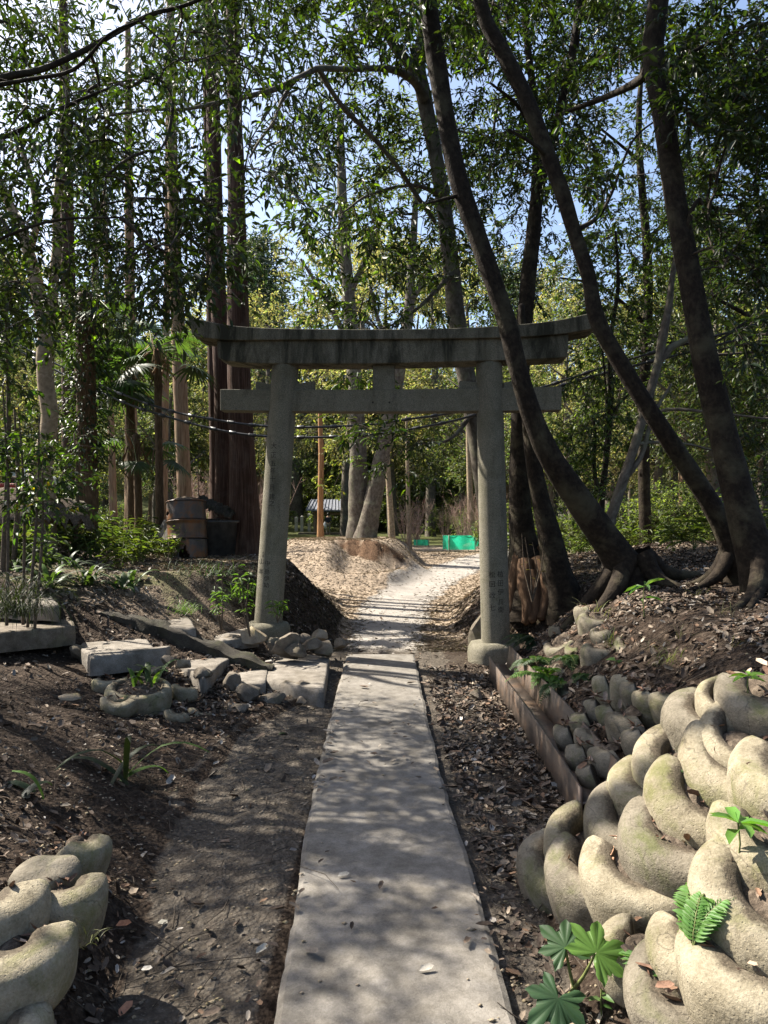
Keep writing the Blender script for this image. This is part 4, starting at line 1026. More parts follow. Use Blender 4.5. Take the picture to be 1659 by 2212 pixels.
palm('smaller fan palm drooping below the cables, left of the torii', 12, 300, 1180, 940, 16, 9, 6, .4)
palm('dark fan palm with high drooping fronds in front of the mossy cedar', 11.5, 345, 1160, 745, 16, 10, 8, .55)
pt = palm('stout shaggy palm trunk wrapped in dark ivy on the left bank', 10.5, 188, 1128, 640, 42, 5, 9, .5)
rng = np.random.default_rng(12)
n = 2000; a = rng.uniform(0, 2*PI, n); vv = rng.uniform(640, 1010, n); cpt = np.array([P(186, v, 10.5) for v in vv])
rr = .17+rng.random(n)**2*.2; pos = cpt+np.stack([np.cos(a)*rr, np.sin(a)*rr, rng.normal(0, .05, n)], 1)
V, F, k = leaves(pos, np.stack([np.cos(a), np.sin(a), -rng.random(n)*1.4], 1)+rng.normal(0, .3, (n, 3)), np.array([0, 0, 1.])+rng.normal(0, .4, (n, 3)), rng.uniform(.05, .1, n), rng.uniform(.03, .05, n))
obj('ivy', V, F, M['leaf'], pt, col=tint(n, k, (.02, .035, .013), .3, rng), smooth=False)

# --- two old trees on the mound, and the posts and stems of the clearing
mt = dict(seed=61, rough=.14, flen=.2, lobes=7)
tree('mound_tree', 'old fluted tree with upright trunk on top of the earth mound', 'tree', 21.5,
     [(774, 1168, 50), (773, 1120, 43), (774, 1050, 40), (774, 960, 36), (768, 850, 32), (758, 700, 30), (748, 580, 26), (740, 450, 22), (735, 250, 16)], 'grey', flare=.35,
     limbs=[[(764, 760, 16), (700, 640, 10), (650, 560, 6)], [(752, 640, 16), (800, 540, 10), (830, 460, 6)]],
     cr=dict(blobs=[BX(600, 150, 900, 520, 19, 24, 90), BX(730, 930, 790, 1080, 21, 21.3, 8)], leaf=(.16, .07), per=(5, 7), twig=.5, col=(.07, .1, .035), mat='leaf_far', r0=.008, sunfilter=True), **mt)
tree('mound_tree', 'old grey tree leaning right from the top of the mound', 'tree', 21.2,
     [(788, 1172, 54), (794, 1140, 42), (806, 1080, 38), (820, 1010, 35), (836, 940, 33), (848, 880, 31), (862, 800, 28), (880, 700, 24), (890, 560, 18), (900, 400, 12)], 'grey', flare=.35,
     limbs=[[(864, 790, 14), (820, 700, 10), (800, 620, 6)], [(884, 660, 14), (940, 560, 9)]],
     cr=dict(blobs=[BX(780, 250, 1050, 560, 19, 23, 70)], leaf=(.16, .07), per=(5, 7), twig=.5, col=(.08, .11, .04), mat='leaf_far', r0=.008), **mt)
tree('orange_tree', 'straight orange-barked trunk in front of the small roofed shelter', 'tree', 24,
     [(692, 1172, 15), (692, 1120, 13), (693, 1050, 12.5), (694, 980, 12), (692, 920, 10), (691, 850, 6)], 'orange', flare=.25, seed=65, sides=12,
     cr=dict(blobs=[BX(625, 870, 760, 1060, 23, 26, 44), BX(610, 760, 780, 900, 22, 26, 26)], leaf=(.15, .07), per=(5, 7), twig=.5, col=(.13, .14, .04), mat='leaf_far', r0=.008))
for lab, d, pts in (('pale straight trunk right of the mound trees', 24, [(847, 1166, 15), (843, 1090, 13), (838, 1020, 12), (835, 950, 10), (832, 860, 6)]),
                    ('tall thin grey trunk among the bare shrubs right of the mound', 28, [(884, 1168, 11), (882, 1090, 10), (880, 1000, 8), (878, 900, 5)]),
                    ('pinkish trunk behind the net enclosures near the right pillar', 30, [(1018, 1168, 15), (1016, 1080, 14), (1012, 960, 11), (1010, 850, 7)])):
    tree('bare_tree', lab, 'tree', d, pts, 'pale', seed=int(d), sides=10, flare=.2)
# ---------------------------------------------------------------- woods behind
def proto_tree(name, label, cat, kind, seed, group):
    rng = np.random.default_rng(seed)
    root = thing(name, label, cat, (0, 0, 0), group)
    if kind == 'broad':
        H = 10.; sk = []
        pts = [(0, 0, -.4), (.1, 0, 2), (-.1, .1, 4.5), (.2, 0, 7.5)]; V, F, U = tube(pts, [.24, .2, .16, .07], 9, .4, .1, 2, seed, .4)
        parts = MB().add(V, F, U); sk = [catmull(pts, [1]*4, .4)[0][4:]]
        for i in range(6):
            a = i*1.05+rng.random(); z = rng.uniform(2.6, 5.5); L = rng.uniform(1.6, 2.8)
            q = [(0, 0, z), (math.cos(a)*L*.5, math.sin(a)*L*.5, z+L*.5), (math.cos(a)*L, math.sin(a)*L, z+L*.9)]
            V, F, U = tube(q, [.09, .06, .03], 6, .4, .1, 3, i); parts.add(V, F, U); sk.append(catmull(q, [1]*3, .3)[0])
        parts.build('trunk', M['grey'], root); sk = np.vstack(sk)
        c = []
        for i in range(15):
            cc = np.array([rng.normal(0, 1.3), rng.normal(0, 1.3), rng.uniform(3.2, 9.6)]); c.append(ball(cc, (1.1, 1.1, .75), 13, rng))
        tg = np.vstack(c)
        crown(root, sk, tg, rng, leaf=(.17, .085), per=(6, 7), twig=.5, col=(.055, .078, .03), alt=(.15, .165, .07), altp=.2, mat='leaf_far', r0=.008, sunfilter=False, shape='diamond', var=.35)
    elif kind == 'olive':
        pts = [(0, 0, -.4), (.1, .1, 2.5), (.3, .1, 5), (.2, .2, 9)]; V, F, U = tube(pts, [.2, .17, .14, .05], 9, .4, .1, 2, seed, .3)
        obj('trunk', V, F, M['grey'], root, uv=U); sk = catmull(pts, [1]*4, .4)[0][5:]
        c = [ball((rng.normal(0, 1.2), rng.normal(0, 1.2), rng.uniform(3.5, 10)), (1., 1., .7), 12, rng) for i in range(15)]
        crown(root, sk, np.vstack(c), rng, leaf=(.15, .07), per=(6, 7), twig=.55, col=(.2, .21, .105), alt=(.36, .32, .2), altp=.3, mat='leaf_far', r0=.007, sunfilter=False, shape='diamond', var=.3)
    elif kind == 'conifer':
        pts = [(0, 0, -.4), (0, .05, 4), (.05, 0, 9), (0, 0, 15)]; V, F, U = tube(pts, [.22, .19, .14, .03], 10, .5, .08, 2, seed, .3)
        obj('trunk', V, F, M['cedar_far'], root, uv=U); sk = catmull(pts, [1]*4, .4)[0][8:]
        n = 260; z = rng.uniform(3.5, 15.2, n); a = rng.uniform(0, 2*PI, n); R = (2.0*(1-(z-3)/13)+.25)*rng.uniform(.35, 1, n)
        spray_far(root, sk, np.stack([np.cos(a)*R, np.sin(a)*R, z-.25*R], 1), rng)
    elif kind == 'bare':
        mb = MB(); Q = []
        for i in range(26):
            a = rng.uniform(0, 2*PI); L = rng.uniform(1.2, 2.6); s = rng.uniform(.15, .75)
            Q.append([(0, 0, 0), (math.cos(a)*s*L*.4, math.sin(a)*s*L*.4, L*.5), (math.cos(a)*s*L*.8+rng.normal(0, .05), math.sin(a)*s*L*.8, L)])
        Q = np.array(Q); V, F = thin_tubes(Q, np.full(26, .014), np.full(26, .005), 4)
        base = Q[rng.integers(0, 26, 260)]; f = rng.uniform(.35, 1, 260)[:, None]
        st = base[:, 1]*(1-f)+base[:, 2]*f; d = rdir(260, rng)*.3+np.array([0, 0, .25]); V2, F2 = thin_tubes(np.stack([st, st+d*.5, st+d], 1), np.full(260, .005), np.full(260, .002), 3)
        VV = np.vstack([V, V2]); obj('stems', VV, np.vstack([F, F2+len(V)]), M['barestem'], root, uv=VV[:, :2])
    elif kind == 'bush':
        c = np.vstack([ball((rng.normal(0, .5), rng.normal(0, .5), rng.uniform(.2, 1.6)), (.55, .55, .4), 10, rng) for i in range(9)])
        crown(root, np.array([[0, 0, -.1], [0, 0, .3], [.1, 0, .6], [-.1, .1, .9]]), c, rng, leaf=(.1, .045), per=(5, 7), twig=.3, col=(.06, .09, .025), alt=(.16, .2, .05), altp=.25, mat='leaf_far', r0=.005, sunfilter=False, shape='diamond', var=.35)
    return root
def spray_far(parent, sk, T, rng):
    Q, cnt, T = grow(sk, T, rng, .02)
    V1, F1 = thin_tubes(Q, .008*cnt**.4, .004*cnt**.4, 4); obj('branches', V1, F1, M['twig'], parent, uv=V1[:, :2])
    n = 26; N = len(T); out = unit(Q[:, 4]-Q[:, 1])
    pos = np.repeat(T, n, 0)+rng.normal(0, .34, (N*n, 3))*np.array([1, 1, .5])
    d = unit(np.repeat(out, n, 0)*.7+rng.normal(0, .5, (N*n, 3))+np.array([0, 0, -.45]))
    L = rng.uniform(.14, .36, N*n); V, F, k = leaves(pos, d, rdir(N*n, rng), L, L*.26, 'diamond')
    obj('crown', V, F, M['conifer'], parent, col=tint(N*n, k, (.036, .062, .032), .3, rng, (.09, .13, .05), .12), smooth=False)
t = NT('bare_stem'); M['barestem'] = t.finish(t.ramp(t.noise(t.coords('obj'), 5), [(.4, (.2, .13, .1)), (.6, (.34, .25, .2))]), .85, spec=.2)
PR = {
 'broad': [proto_tree('woodland_tree', 'green broadleaf tree in the woods behind the clearing', 'tree', 'broad', s, 'broadleaf trees of the background woods') for s in (1, 2)],
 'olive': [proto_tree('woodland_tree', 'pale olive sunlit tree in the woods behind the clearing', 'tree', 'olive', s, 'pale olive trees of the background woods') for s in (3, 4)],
 'conifer': [proto_tree('woodland_conifer', 'dark green conifer in the woods behind the clearing', 'tree', 'conifer', s, 'conifers of the background woods') for s in (5, 6)],
 'bare': [proto_tree('bare_shrub', 'leafless reddish shrub at the edge of the clearing', 'shrub', 'bare', s, 'bare shrubs around the clearing') for s in (7,)],
 'bush': [proto_tree('bush', 'leafy green bush at the edge of the woods', 'bush', 'bush', s, 'bushes at the edge of the woods') for s in (8, 9)],
}
used = {}
def put(kind, x, y, s=1., rz=None, i=None, label=None):
    k = (kind, (len(used) if i is None else i) % len(PR[kind]))
    p = PR[kind][k[1]]; z = gz(x, y)
    rz = random.uniform(0, 6.28) if rz is None else rz
    n = used.get(k, 0); used[k] = n+1
    if n == 0:
        p.location = (x, y, z); p.rotation_euler = (0, 0, rz); p.scale = (s, s, s)
        if label: p['label'] = label
        return p
    lab = label or {'broad': 'green broadleaf tree in the woods behind the clearing', 'olive': 'pale olive sunlit tree in the woods behind the clearing', 'conifer': 'dark green conifer in the woods behind the clearing',
                    'bare': 'leafless reddish shrub at the edge of the clearing', 'bush': 'leafy green bush at the edge of the woods'}[kind]
    return dup(p, (x, y, z), rz, s, lab)
rr = random.Random(5)
def at(u, d): return ((u-CU)/F_PX*d, d)
# nearer individual trees
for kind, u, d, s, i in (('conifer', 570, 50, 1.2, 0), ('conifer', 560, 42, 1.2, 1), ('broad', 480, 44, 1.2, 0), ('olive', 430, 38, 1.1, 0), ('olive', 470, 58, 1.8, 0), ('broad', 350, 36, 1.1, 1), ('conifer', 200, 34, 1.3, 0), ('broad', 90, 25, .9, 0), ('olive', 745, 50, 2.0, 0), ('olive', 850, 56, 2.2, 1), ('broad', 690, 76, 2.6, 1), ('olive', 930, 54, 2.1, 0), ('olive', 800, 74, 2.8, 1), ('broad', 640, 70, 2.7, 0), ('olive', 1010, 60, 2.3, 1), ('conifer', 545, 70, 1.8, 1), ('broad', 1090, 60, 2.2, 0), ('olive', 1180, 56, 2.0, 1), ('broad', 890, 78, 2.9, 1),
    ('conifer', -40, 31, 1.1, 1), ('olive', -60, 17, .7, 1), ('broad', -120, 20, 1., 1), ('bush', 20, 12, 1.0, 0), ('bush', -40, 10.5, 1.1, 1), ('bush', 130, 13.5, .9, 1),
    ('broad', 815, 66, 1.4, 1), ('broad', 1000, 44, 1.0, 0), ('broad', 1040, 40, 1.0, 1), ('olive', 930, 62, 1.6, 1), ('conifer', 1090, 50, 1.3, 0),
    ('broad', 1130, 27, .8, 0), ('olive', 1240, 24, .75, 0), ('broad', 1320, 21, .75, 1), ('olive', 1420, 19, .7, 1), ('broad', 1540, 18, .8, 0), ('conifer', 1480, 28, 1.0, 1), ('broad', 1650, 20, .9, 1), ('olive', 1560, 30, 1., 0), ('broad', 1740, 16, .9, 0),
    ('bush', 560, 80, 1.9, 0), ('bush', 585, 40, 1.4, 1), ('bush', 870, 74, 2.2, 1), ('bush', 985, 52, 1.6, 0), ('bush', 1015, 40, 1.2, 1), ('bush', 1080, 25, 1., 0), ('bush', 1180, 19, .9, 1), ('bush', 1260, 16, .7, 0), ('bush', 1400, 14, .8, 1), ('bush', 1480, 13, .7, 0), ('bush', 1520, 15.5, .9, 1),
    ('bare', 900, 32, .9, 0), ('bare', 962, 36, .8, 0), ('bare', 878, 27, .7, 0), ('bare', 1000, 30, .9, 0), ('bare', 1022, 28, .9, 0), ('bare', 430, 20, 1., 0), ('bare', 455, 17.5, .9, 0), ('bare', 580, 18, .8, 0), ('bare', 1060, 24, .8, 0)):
    x, y = at(u, d); put(kind, x, y, s, i=i)
for j, u in enumerate(range(545, 1100, 26)):
    d = 60+9*rr.random(); x, y = at(u+rr.uniform(-8, 8), d)
    if 540 < u < 750 or 890 < u < 960: x, y = at(u, 76+5*rr.random())
    put('bush', x, y, rr.uniform(1.7, 3.2), i=j)
for j, (u, d) in enumerate(((540, 72), (575, 76), (660, 82), (730, 82), (780, 69), (865, 71), (955, 72), (1030, 68))):
    x, y = at(u, d); put(['broad', 'olive'][j % 2], x, y, rr.uniform(.9, 1.2), i=j % 2)
# the mass of the woods
n = 0
for k in range(900):
    d = 30+62*rr.random()**1.2; u = rr.uniform(-250, 1900)
    if 600 < u < 1060 and d < 66: continue
    if u < 600 and d < 38 and rr.random() < .7: continue
    x, y = at(u, d)
    if any((x-a)**2+(y-b)**2 < (2.4+d*.012)**2 for a, b in [(p[0], p[1]) for p in used.get('pos', [])]): continue
    used.setdefault('pos', []).append((x, y)); kind = rr.choices(['broad', 'olive', 'conifer', 'bush'], [4, 3, 3, 1.4])[0]
    pos = used.pop('pos'); put(kind, x, y, rr.uniform(.85, 1.25)*(1+max(0, d-50)/90), i=rr.randint(0, 1)); used['pos'] = pos
    n += 1
    if n >= 130: break
# ---------------------------------------------------------------- stones and steps
def slab_poly(name, poly, zt, th, m, label, cat, seed, parent=None, tilt=(0, 0), group=None, rough=.02, sub=7):
    """irregular stone slab from a plan outline (world x, y)"""
    poly = [np.array(p, float) for p in poly]; rng = np.random.default_rng(seed)
    out = []
    for i in range(len(poly)):
        a, b = poly[i], poly[(i+1) % len(poly)]
        for k in range(sub): out.append(a+(b-a)*k/sub)
    out = np.array(out); c = out.mean(0)
    j = n2(out[:, 0], out[:, 1], 6, seed, 3)[:, None]
    out = out+unit(out-c)*j*rough*1.2
    n = len(out); V = []
    def lay(q, z): 
        p = c+(out-c)*q
        zz = z+tilt[0]*(p[:, 0]-c[0])+tilt[1]*(p[:, 1]-c[1])+n2(p[:, 0], p[:, 1], 5, seed+3, 3)*rough*(.7 if z > zt-.05 else 1.4)
        return np.column_stack([p, zz])
    L = [lay(1.0, zt-th), lay(1.01, zt-th*.5), lay(1.0, zt-.03), lay(.985, zt-.004), lay(.93, zt), lay(.62, zt), lay(.3, zt), lay(.04, zt)]
    V = np.vstack(L); F = []
    for r in range(len(L)-1):
        for i in range(n): F.append((r*n+i, r*n+(i+1) % n, (r+1)*n+(i+1) % n, (r+1)*n+i))
    F.append(tuple((len(L)-1)*n+i for i in range(n)))
    loc = (c[0], c[1], zt-th)
    o = obj(name, V, F, M[m], parent, None if parent else loc)
    if not parent: tag(o, label, cat, group)
    return o
def Q(u, v, d): p = P(u, v, d); return (p[0], p[1])
def on_z(u, v, z):
    """ground point of a photo position on the level z"""
    k = (HOR-v)/F_PX; d = (z-CAM_Z)/k
    return ((u-CU)/F_PX*d*1.0, d)
def face_slab(uvs, z, th, m, label, seed, **k):
    return slab_poly('stone_slab', [on_z(u, v, z) for u, v in uvs], z, th, m, label, 'stone slab', seed, **k)
face_slab([(572, 1468), (700, 1492), (712, 1418), (590, 1402)], .12, .16, 'stone', 'pale rectangular stone slab lying beside the concrete path, lowest of the stone steps', 3, rough=.008)
face_slab([(500, 1442), (512, 1478), (575, 1475), (580, 1440)], .13, .15, 'stone', 'broken grey stone between the lowest slab and the middle step', 5, rough=.02)
face_slab([(375, 1425), (440, 1462), (497, 1420), (460, 1396), (388, 1400)], .24, .16, 'stone', 'rough broken step stone with a jagged front, second from the path', 7, rough=.025)
st = thing('stone_step', 'grey step slab with two pale kerb blocks along its front edge', 'stone step', (*on_z(270, 1400, .42), .2))
slab_poly('tread', [on_z(u, v, .42) for u, v in ((176, 1398), (198, 1418), (340, 1402), (318, 1376), (250, 1372), (180, 1380))], .42, .16, 'stone', None, None, 9, st, rough=.012)
for (u0, u1) in ((197, 262), (264, 361)):
    a = on_z(u0, 1412 if u0 < 200 else 1408, .425); b = on_z(u1, 1408 if u0 < 200 else 1399, .425)
    dy = .09
    o = slab_poly('front_block', [(a[0], a[1]-.0), (b[0], b[1]), (b[0]+.01, b[1]+dy), (a[0]+.01, a[1]+dy)], .43, .17, 'stone', None, None, 11+u0, st, rough=.006)
face_slab([(-40, 1345), (-20, 1366), (165, 1350), (148, 1320), (60, 1316)], .6, .17, 'rock', 'thick overhanging step slab under the dark grass at the left edge', 13, rough=.016)  # darker rock colour stands in for the shade under the grass
face_slab([(-60, 1282), (0, 1300), (130, 1306), (108, 1282), (40, 1278)], .78, .15, 'stone', 'topmost pale step slab at the left edge of the picture', 15, rough=.014)
face_slab([(245, 1330), (300, 1352), (425, 1355), (395, 1312), (320, 1303)], .50, .16, 'stone', 'flat mossy stone behind the dark sloping kerb', 17, rough=.02)
face_slab([(420, 1350), (470, 1385), (560, 1372), (530, 1340)], .33, .12, 'stone', 'flat stone half covered by soil behind the lower end of the kerb', 19, rough=.02)
# sloping rough kerb running up behind the steps
pts = [(592, 1440, 6.75, .16), (530, 1412, 6.8, .2), (440, 1380, 6.85, .2), (340, 1345, 6.9, .2), (230, 1322, 6.95, .2), (120, 1300, 7.0, .2), (-40, 1282, 7.05, .2)]
W = np.array([P(u, v, d) for u, v, d, _ in pts]); W, wd = catmull(W, [p[3] for p in pts], .05)
SEC = [(-.55, -.5), (-.56, -.25), (-.55, -.05), (-.53, .04), (-.46, .055), (-.1, .06), (.15, .055), (.4, .04), (.55, -.03), (.58, -.4)]; kk = len(SEC); V = []
for i, (p, w) in enumerate(zip(W, wd)):
    for (a, z) in SEC: V.append((p[0], p[1]+a*w*1.3, p[2]+z-.05))
V = np.array(V); V = V+np.stack([fbm(V*7+k_*31, 50+k_, 4) for k_ in range(3)], 1)*np.array([.04, .07, .06])
V += np.stack([fbm(V*22+k_*17, 60+k_, 3) for k_ in range(3)], 1)*.012
F = [(i*kk+j, (i+1)*kk+j, (i+1)*kk+(j+1) % kk, i*kk+(j+1) % kk) for i in range(len(W)-1) for j in range(kk)]
F += [tuple(range(kk)), tuple((len(W)-1)*kk+j for j in range(kk))[::-1]]
o = obj('sloping_kerb', V, F, M['kerbstone'], loc=tuple(W[len(W)//2])); o.data.set_sharp_from_angle(angle=.7); tag(o, 'dark rough sloping kerb running up behind the stone steps', 'kerb')

def rock_data(s, seed, flat=.7, cuts=12):
    bm = bmesh.new(); bmesh.ops.create_icosphere(bm, subdivisions=3, radius=1)
    V = np.array([v.co for v in bm.verts]); F = [tuple(v.index for v in f.verts) for f in bm.faces]; bm.free()
    rng = np.random.default_rng(seed)
    for i in range(cuts):
        n = unit(rng.normal(size=3)); d = rng.uniform(.42, .72); t = V@n
        V = V-np.clip(t-d, 0, None)[:, None]*n*.92
    V = V*(1.05+.16*fbm(V*2.2+seed, seed, 4))[:, None]
    return V*np.array(s)*np.array([1, 1, flat]), np.array(F)
def rock(u, v, d, s, label, m='rock', seed=0, rz=0., group=None, flat=.9, cuts=12):
    c = P(u, v, d); V, F = rock_data((s*1.25, s, s), seed+int(u), flat, cuts)
    ca, sa = math.cos(rz), math.sin(rz); V = V@np.array([[ca, sa, 0], [-sa, ca, 0], [0, 0, 1]])
    o = obj('rock', V+c, F, M[m], loc=c); o.data.set_sharp_from_angle(angle=.45); return tag(o, label, 'rock', group)
g = 'rocks around the foot of the stone steps'
rock(545, 1372, 7.3, .13, 'yellowish lichen-covered boulder left of the left torii footing', 'rocklight', 1)
rock(622, 1392, 7.1, .15, 'largest upright angular rock in front of the left torii footing', 'rock', 2, .7, flat=1.2)
rock(595, 1395, 7.1, .09, 'brown rock leaning against the left side of the largest angular rock', 'rock', 3)
rock(640, 1408, 7.0, .1, 'rounded brown rock at the front of the heap by the left torii footing', 'rock', 4)
rock(668, 1395, 7.2, .1, 'blocky grey rock in the middle of the heap right of the footing', 'rock', 5)
rock(655, 1382, 7.5, .08, 'small rock at the back of the heap beside the left pillar', 'rock', 6)
rock(700, 1400, 7.3, .11, 'flat-topped dark rock right of the heap near the path', 'rock', 7)
rock(735, 1392, 7.6, .08, 'dark rock nearest the path beyond the heap', 'rock', 8)
rock(690, 1372, 7.9, .09, 'flat pale rock behind the heap, by the bank', 'rocklight', 9)
rock(500, 1378, 7.3, .09, 'flat rock on the sunlit soil left of the yellowish boulder', 'rock', 10, flat=.4)
rock(540, 1500, 5.9, .1, 'large grey boulder standing at the foot of the stone steps', 'rock', 11, .4, flat=1.1)
rock(500, 1478, 6.1, .09, 'upright rounded rock above the large grey boulder', 'rock', 12, flat=1.1)
rock(586, 1512, 5.9, .1, 'smooth rounded rock right of the large grey boulder', 'rock', 13)
rock(655, 1482, 6.15, .09, 'angular rock against the front of the lowest slab', 'rock', 14)
rock(620, 1482, 6.2, .08, 'brown stone on the soil below the lowest slab', 'rock', 15)
rock(650, 1515, 5.9, .05, 'small round stone between the boulders and the path', 'rock', 16)
rock(365, 1428, 5.95, .06, 'grey stone wedged under the second step', 'rock', 17)
rock(398, 1432, 5.8, .06, 'white knobbly stone on the stones below the steps', 'rocklight', 18)
rock(172, 1408, 6.2, .09, 'dark rounded stone under the left end of the middle step', 'rock', 19)
rock(150, 1505, 5.0, .07, 'pale flat stone alone on the dark soil left of the planter', 'rocklight', 20, flat=.5)
rock(510, 1535, 5.6, .1, 'reddish stone sunk in the soil below the mossy ring', 'rock', 21)
rock(440, 1455, 5.9, .07, 'squarish dark stone right of the planter ring', 'rock', 22)
rock(335, 1448, 5.9, .05, 'stone behind the right side of the planter ring', 'rock', 24)
rock(1298, 1288, 7.3, .06, 'small pale stone on the litter beside the leaning tree', 'rocklight', 23)
rock(1028, 1500, 6.1, .06, 'round stone at the far end of the rusty beam', 'rock', 25)
rock(1010, 1180, 25.5, .2, 'stump-like dark stone under the green enclosure', 'rock', 26)
rock(1045, 1370, 8.3, .16, 'tall dark rounded stone behind the right torii pillar', 'rock', 27, flat=2.0)
rock(100, 1095, 9.5, .42, 'large grey boulder in the undergrowth on the left bank', 'rock', 28, flat=.7)
rock(420, 1360, 7.7, .08, 'low rock at the edge of the mossy flat stone', 'rock', 29, flat=.5)

# ---------------------------------------------------------------- drum, tub and rubbish on the left bank
c = P(406, 1140, 10.8); zb = gz(c[0], c[1])-.02; c = np.array([c[0], c[1], zb])
D = thing('oil_drum', 'rusty oil drum with an orange band and torn holes, standing by the cedar', 'drum', c)
tl = np.array([-.06, 0, 1.]); tl = unit(tl)
def lathe(prof, n=72, jag=None):
    th = np.linspace(0, 2*PI, n+1)[:-1]; V = []
    for r, z in prof:
        for a in th: V.append((r*math.cos(a), r*math.sin(a), z))
    F = [(i*n+j, i*n+(j+1) % n, (i+1)*n+(j+1) % n, (i+1)*n+j) for i in range(len(prof)-1) for j in range(n)]
    return np.array(V), F
A = np.array([[1, 0, -.06], [0, 1, .1], [.06, -.1, 1]])
def dpart(name, prof, m, holes=False):
    V, F = lathe(prof)
    V[:, :2] *= (1+.004*np.sin(3*np.arctan2(V[:, 1], V[:, 0])+V[:, 2]*4))[:, None]
    if holes:
        keep = []
        for f in F:
            q = V[list(f)].mean(0); a = math.atan2(q[1], q[0])
            nz = vnoise(np.array([[a*5, q[2]*16, 1.]]), 3)[0]
            h = (((a+2.5)/.2)**2+((q[2]-.69)/.035)**2 < 1+nz) or (((a+1.55)/.35)**2+((q[2]-.06)/.1)**2 < 1+1.1*nz)
            if not h: keep.append(f)
        F = keep
    V[:, :2] *= (1+.03*fbm(V*5, 21, 3))[:, None]
    o = obj(name, V@A.T+c, F, M[m], D); s = o.modifiers.new('thick', 'SOLIDIFY'); s.thickness = .006
    return o
R = .29
zs = np.linspace(0, .29, 20); dpart('lower_shell', [(R, z) for z in zs], 'rust', True)
dpart('middle_band', [(R, .295), (R+.022, .305), (R, .318), (R, .4), (R, .5), (R, .56), (R+.022, .572), (R, .585)], 'rustband')
zs = np.linspace(.59, .86, 24); dpart('upper_shell', [(R, z) for z in zs], 'rust', True)
dpart('rim', [(R, .862), (R+.012, .868), (R+.01, .882), (R-.012, .884), (R-.014, .8)], 'rust')
V, F = lathe([(.0, .95), (.1, .94), (.2, .9), (R-.03, .85), (R-.02, .7)]); V[:, 2] += .05*fbm(V*9, 3); obj('debris_fill', V@A.T+c, F, M['ringsoil'], D)
c2 = P(462, 1142, 11.25); c2 = np.array([c2[0], c2[1], gz(c2[0], c2[1])-.02])
T = thing('plastic_tub', 'scuffed black plastic tub behind the rusty drum', 'tub', c2)
V, F = lathe([(.22, 0), (.3, .02), (.33, .55), (.36, .56), (.36, .59), (.32, .59), (.3, .1), (0, .1)]); obj('tub_body', V*np.array([1.1, 1, 1])+c2, F, M['blackplastic'], T)
V, F = lathe([(0, .56), (.2, .62), (.33, .56)]); V[:, 2] += .04*fbm(V*6, 8); obj('leaf_fill', V*np.array([1.1, 1, 1])+c2, F, M['ringsoil'], T)
# fallen roof of bark and corrugated sheet leaning over the tub
V = []; n = 40
a0, a1 = P(428, 1078, 11.0), P(506, 1112, 11.3)
for i in range(n+1):
    f = i/n; p = a0*(1-f)+a1*f; h = .02*math.sin(i*1.9)+.012*math.sin(i*.7)
    for dy, dz in ((-.2, -.05), (.0, .03), (.35, .06), (.36, .03), (.0, 0), (-.2, -.08)): V.append((p[0], p[1]+dy, p[2]+dz+h))
F = [(i*6+j, (i+1)*6+j, (i+1)*6+(j+1) % 6, i*6+(j+1) % 6) for i in range(n) for j in range(6)]+[tuple(range(6))[::-1], tuple(n*6+j for j in range(6))]
o = obj('corrugated_sheet', V, F, M['kerbstone'], loc=(a0+a1)/2); tag(o, 'dark litter-covered corrugated sheet sloping from the drum towards the cedar', 'corrugated sheet')
for i, (u0, v0, u1, v1, d) in enumerate(((347, 1168, 372, 1108, 10.9), (352, 1172, 368, 1140, 10.7), (340, 1160, 362, 1122, 11.1))):
    a, b = P(u0, v0, d), P(u1, v1, d+.15); w = .05
    V = []
    for p in (a, b):
        for dx, dy in ((-w, -.012), (w, -.012), (w, .012), (-w, .012)): V.append((p[0]+dx, p[1]+dy, p[2]))
    o = obj('board', V, [(0, 1, 2, 3)[::-1], (4, 5, 6, 7), (0, 1, 5, 4), (1, 2, 6, 5), (2, 3, 7, 6), (3, 0, 4, 7)], M['greywood'], loc=a, smooth=False)
    tag(o, ['longest grey board leaning on the left side of the rusty drum', 'short pale board nearest the drum foot', 'outermost grey board left of the rusty drum'][i], 'board')
# tarp, red pipe, dead branches at the left edge
def sheet(name, cx, cy, cz, rx, ry, h, m, label, cat, seed):
    n = 30; X, Y = np.meshgrid(np.linspace(-1, 1, n), np.linspace(-1, 1, n)); r = np.sqrt(X*X+Y*Y)
    Z = h*np.clip(1-r**2, 0, 1)**.6*(1+.4*n2(X, Y, 2.5, seed))
    V = np.stack([cx+X*rx, cy+Y*ry, cz+Z], -1).reshape(-1, 3); i = np.arange(n*n).reshape(n, n)
    F = np.stack([i[:-1, :-1], i[:-1, 1:], i[1:, 1:], i[1:, :-1]], -1).reshape(-1, 4); F = F[(r.ravel()[F] < 1.02).all(1)]
    o = obj(name, V, F, M[m], loc=(cx, cy, cz)); return tag(o, label, cat)
p = P(28, 1030, 10.8); sheet('tarp', p[0], p[1], p[2]-.18, .75, .5, .3, 'white', 'crumpled pale tarp heap at the left edge behind the crooked tree', 'tarp', 3)
a, b = P(-30, 1048, 9.8), P(68, 1050, 9.8); V, F, U = tube([a, (a+b)/2, b], [.03, .03, .03], 12, .2); o = obj('pipe', V, F, M['red'], loc=a); tag(o, 'short red pipe on the heap at the left edge', 'pipe')
a, b = P(-40, 1034, 10), P(75, 1036, 10); V, F, U = tube([a, (a+b)/2, b], [.045, .045, .045], 8, .2); o = obj('log', V, F, M['twig'], loc=a, uv=U); tag(o, 'dark log on the heap above the red pipe', 'log')
sp = P(15, 1085, 9.2); sheet('soil_heap', sp[0], sp[1], sp[2]-.35, 1.1, .8, .5, 'ringsoil', 'heap of soil and dead branches at the left edge', 'soil heap', 9)

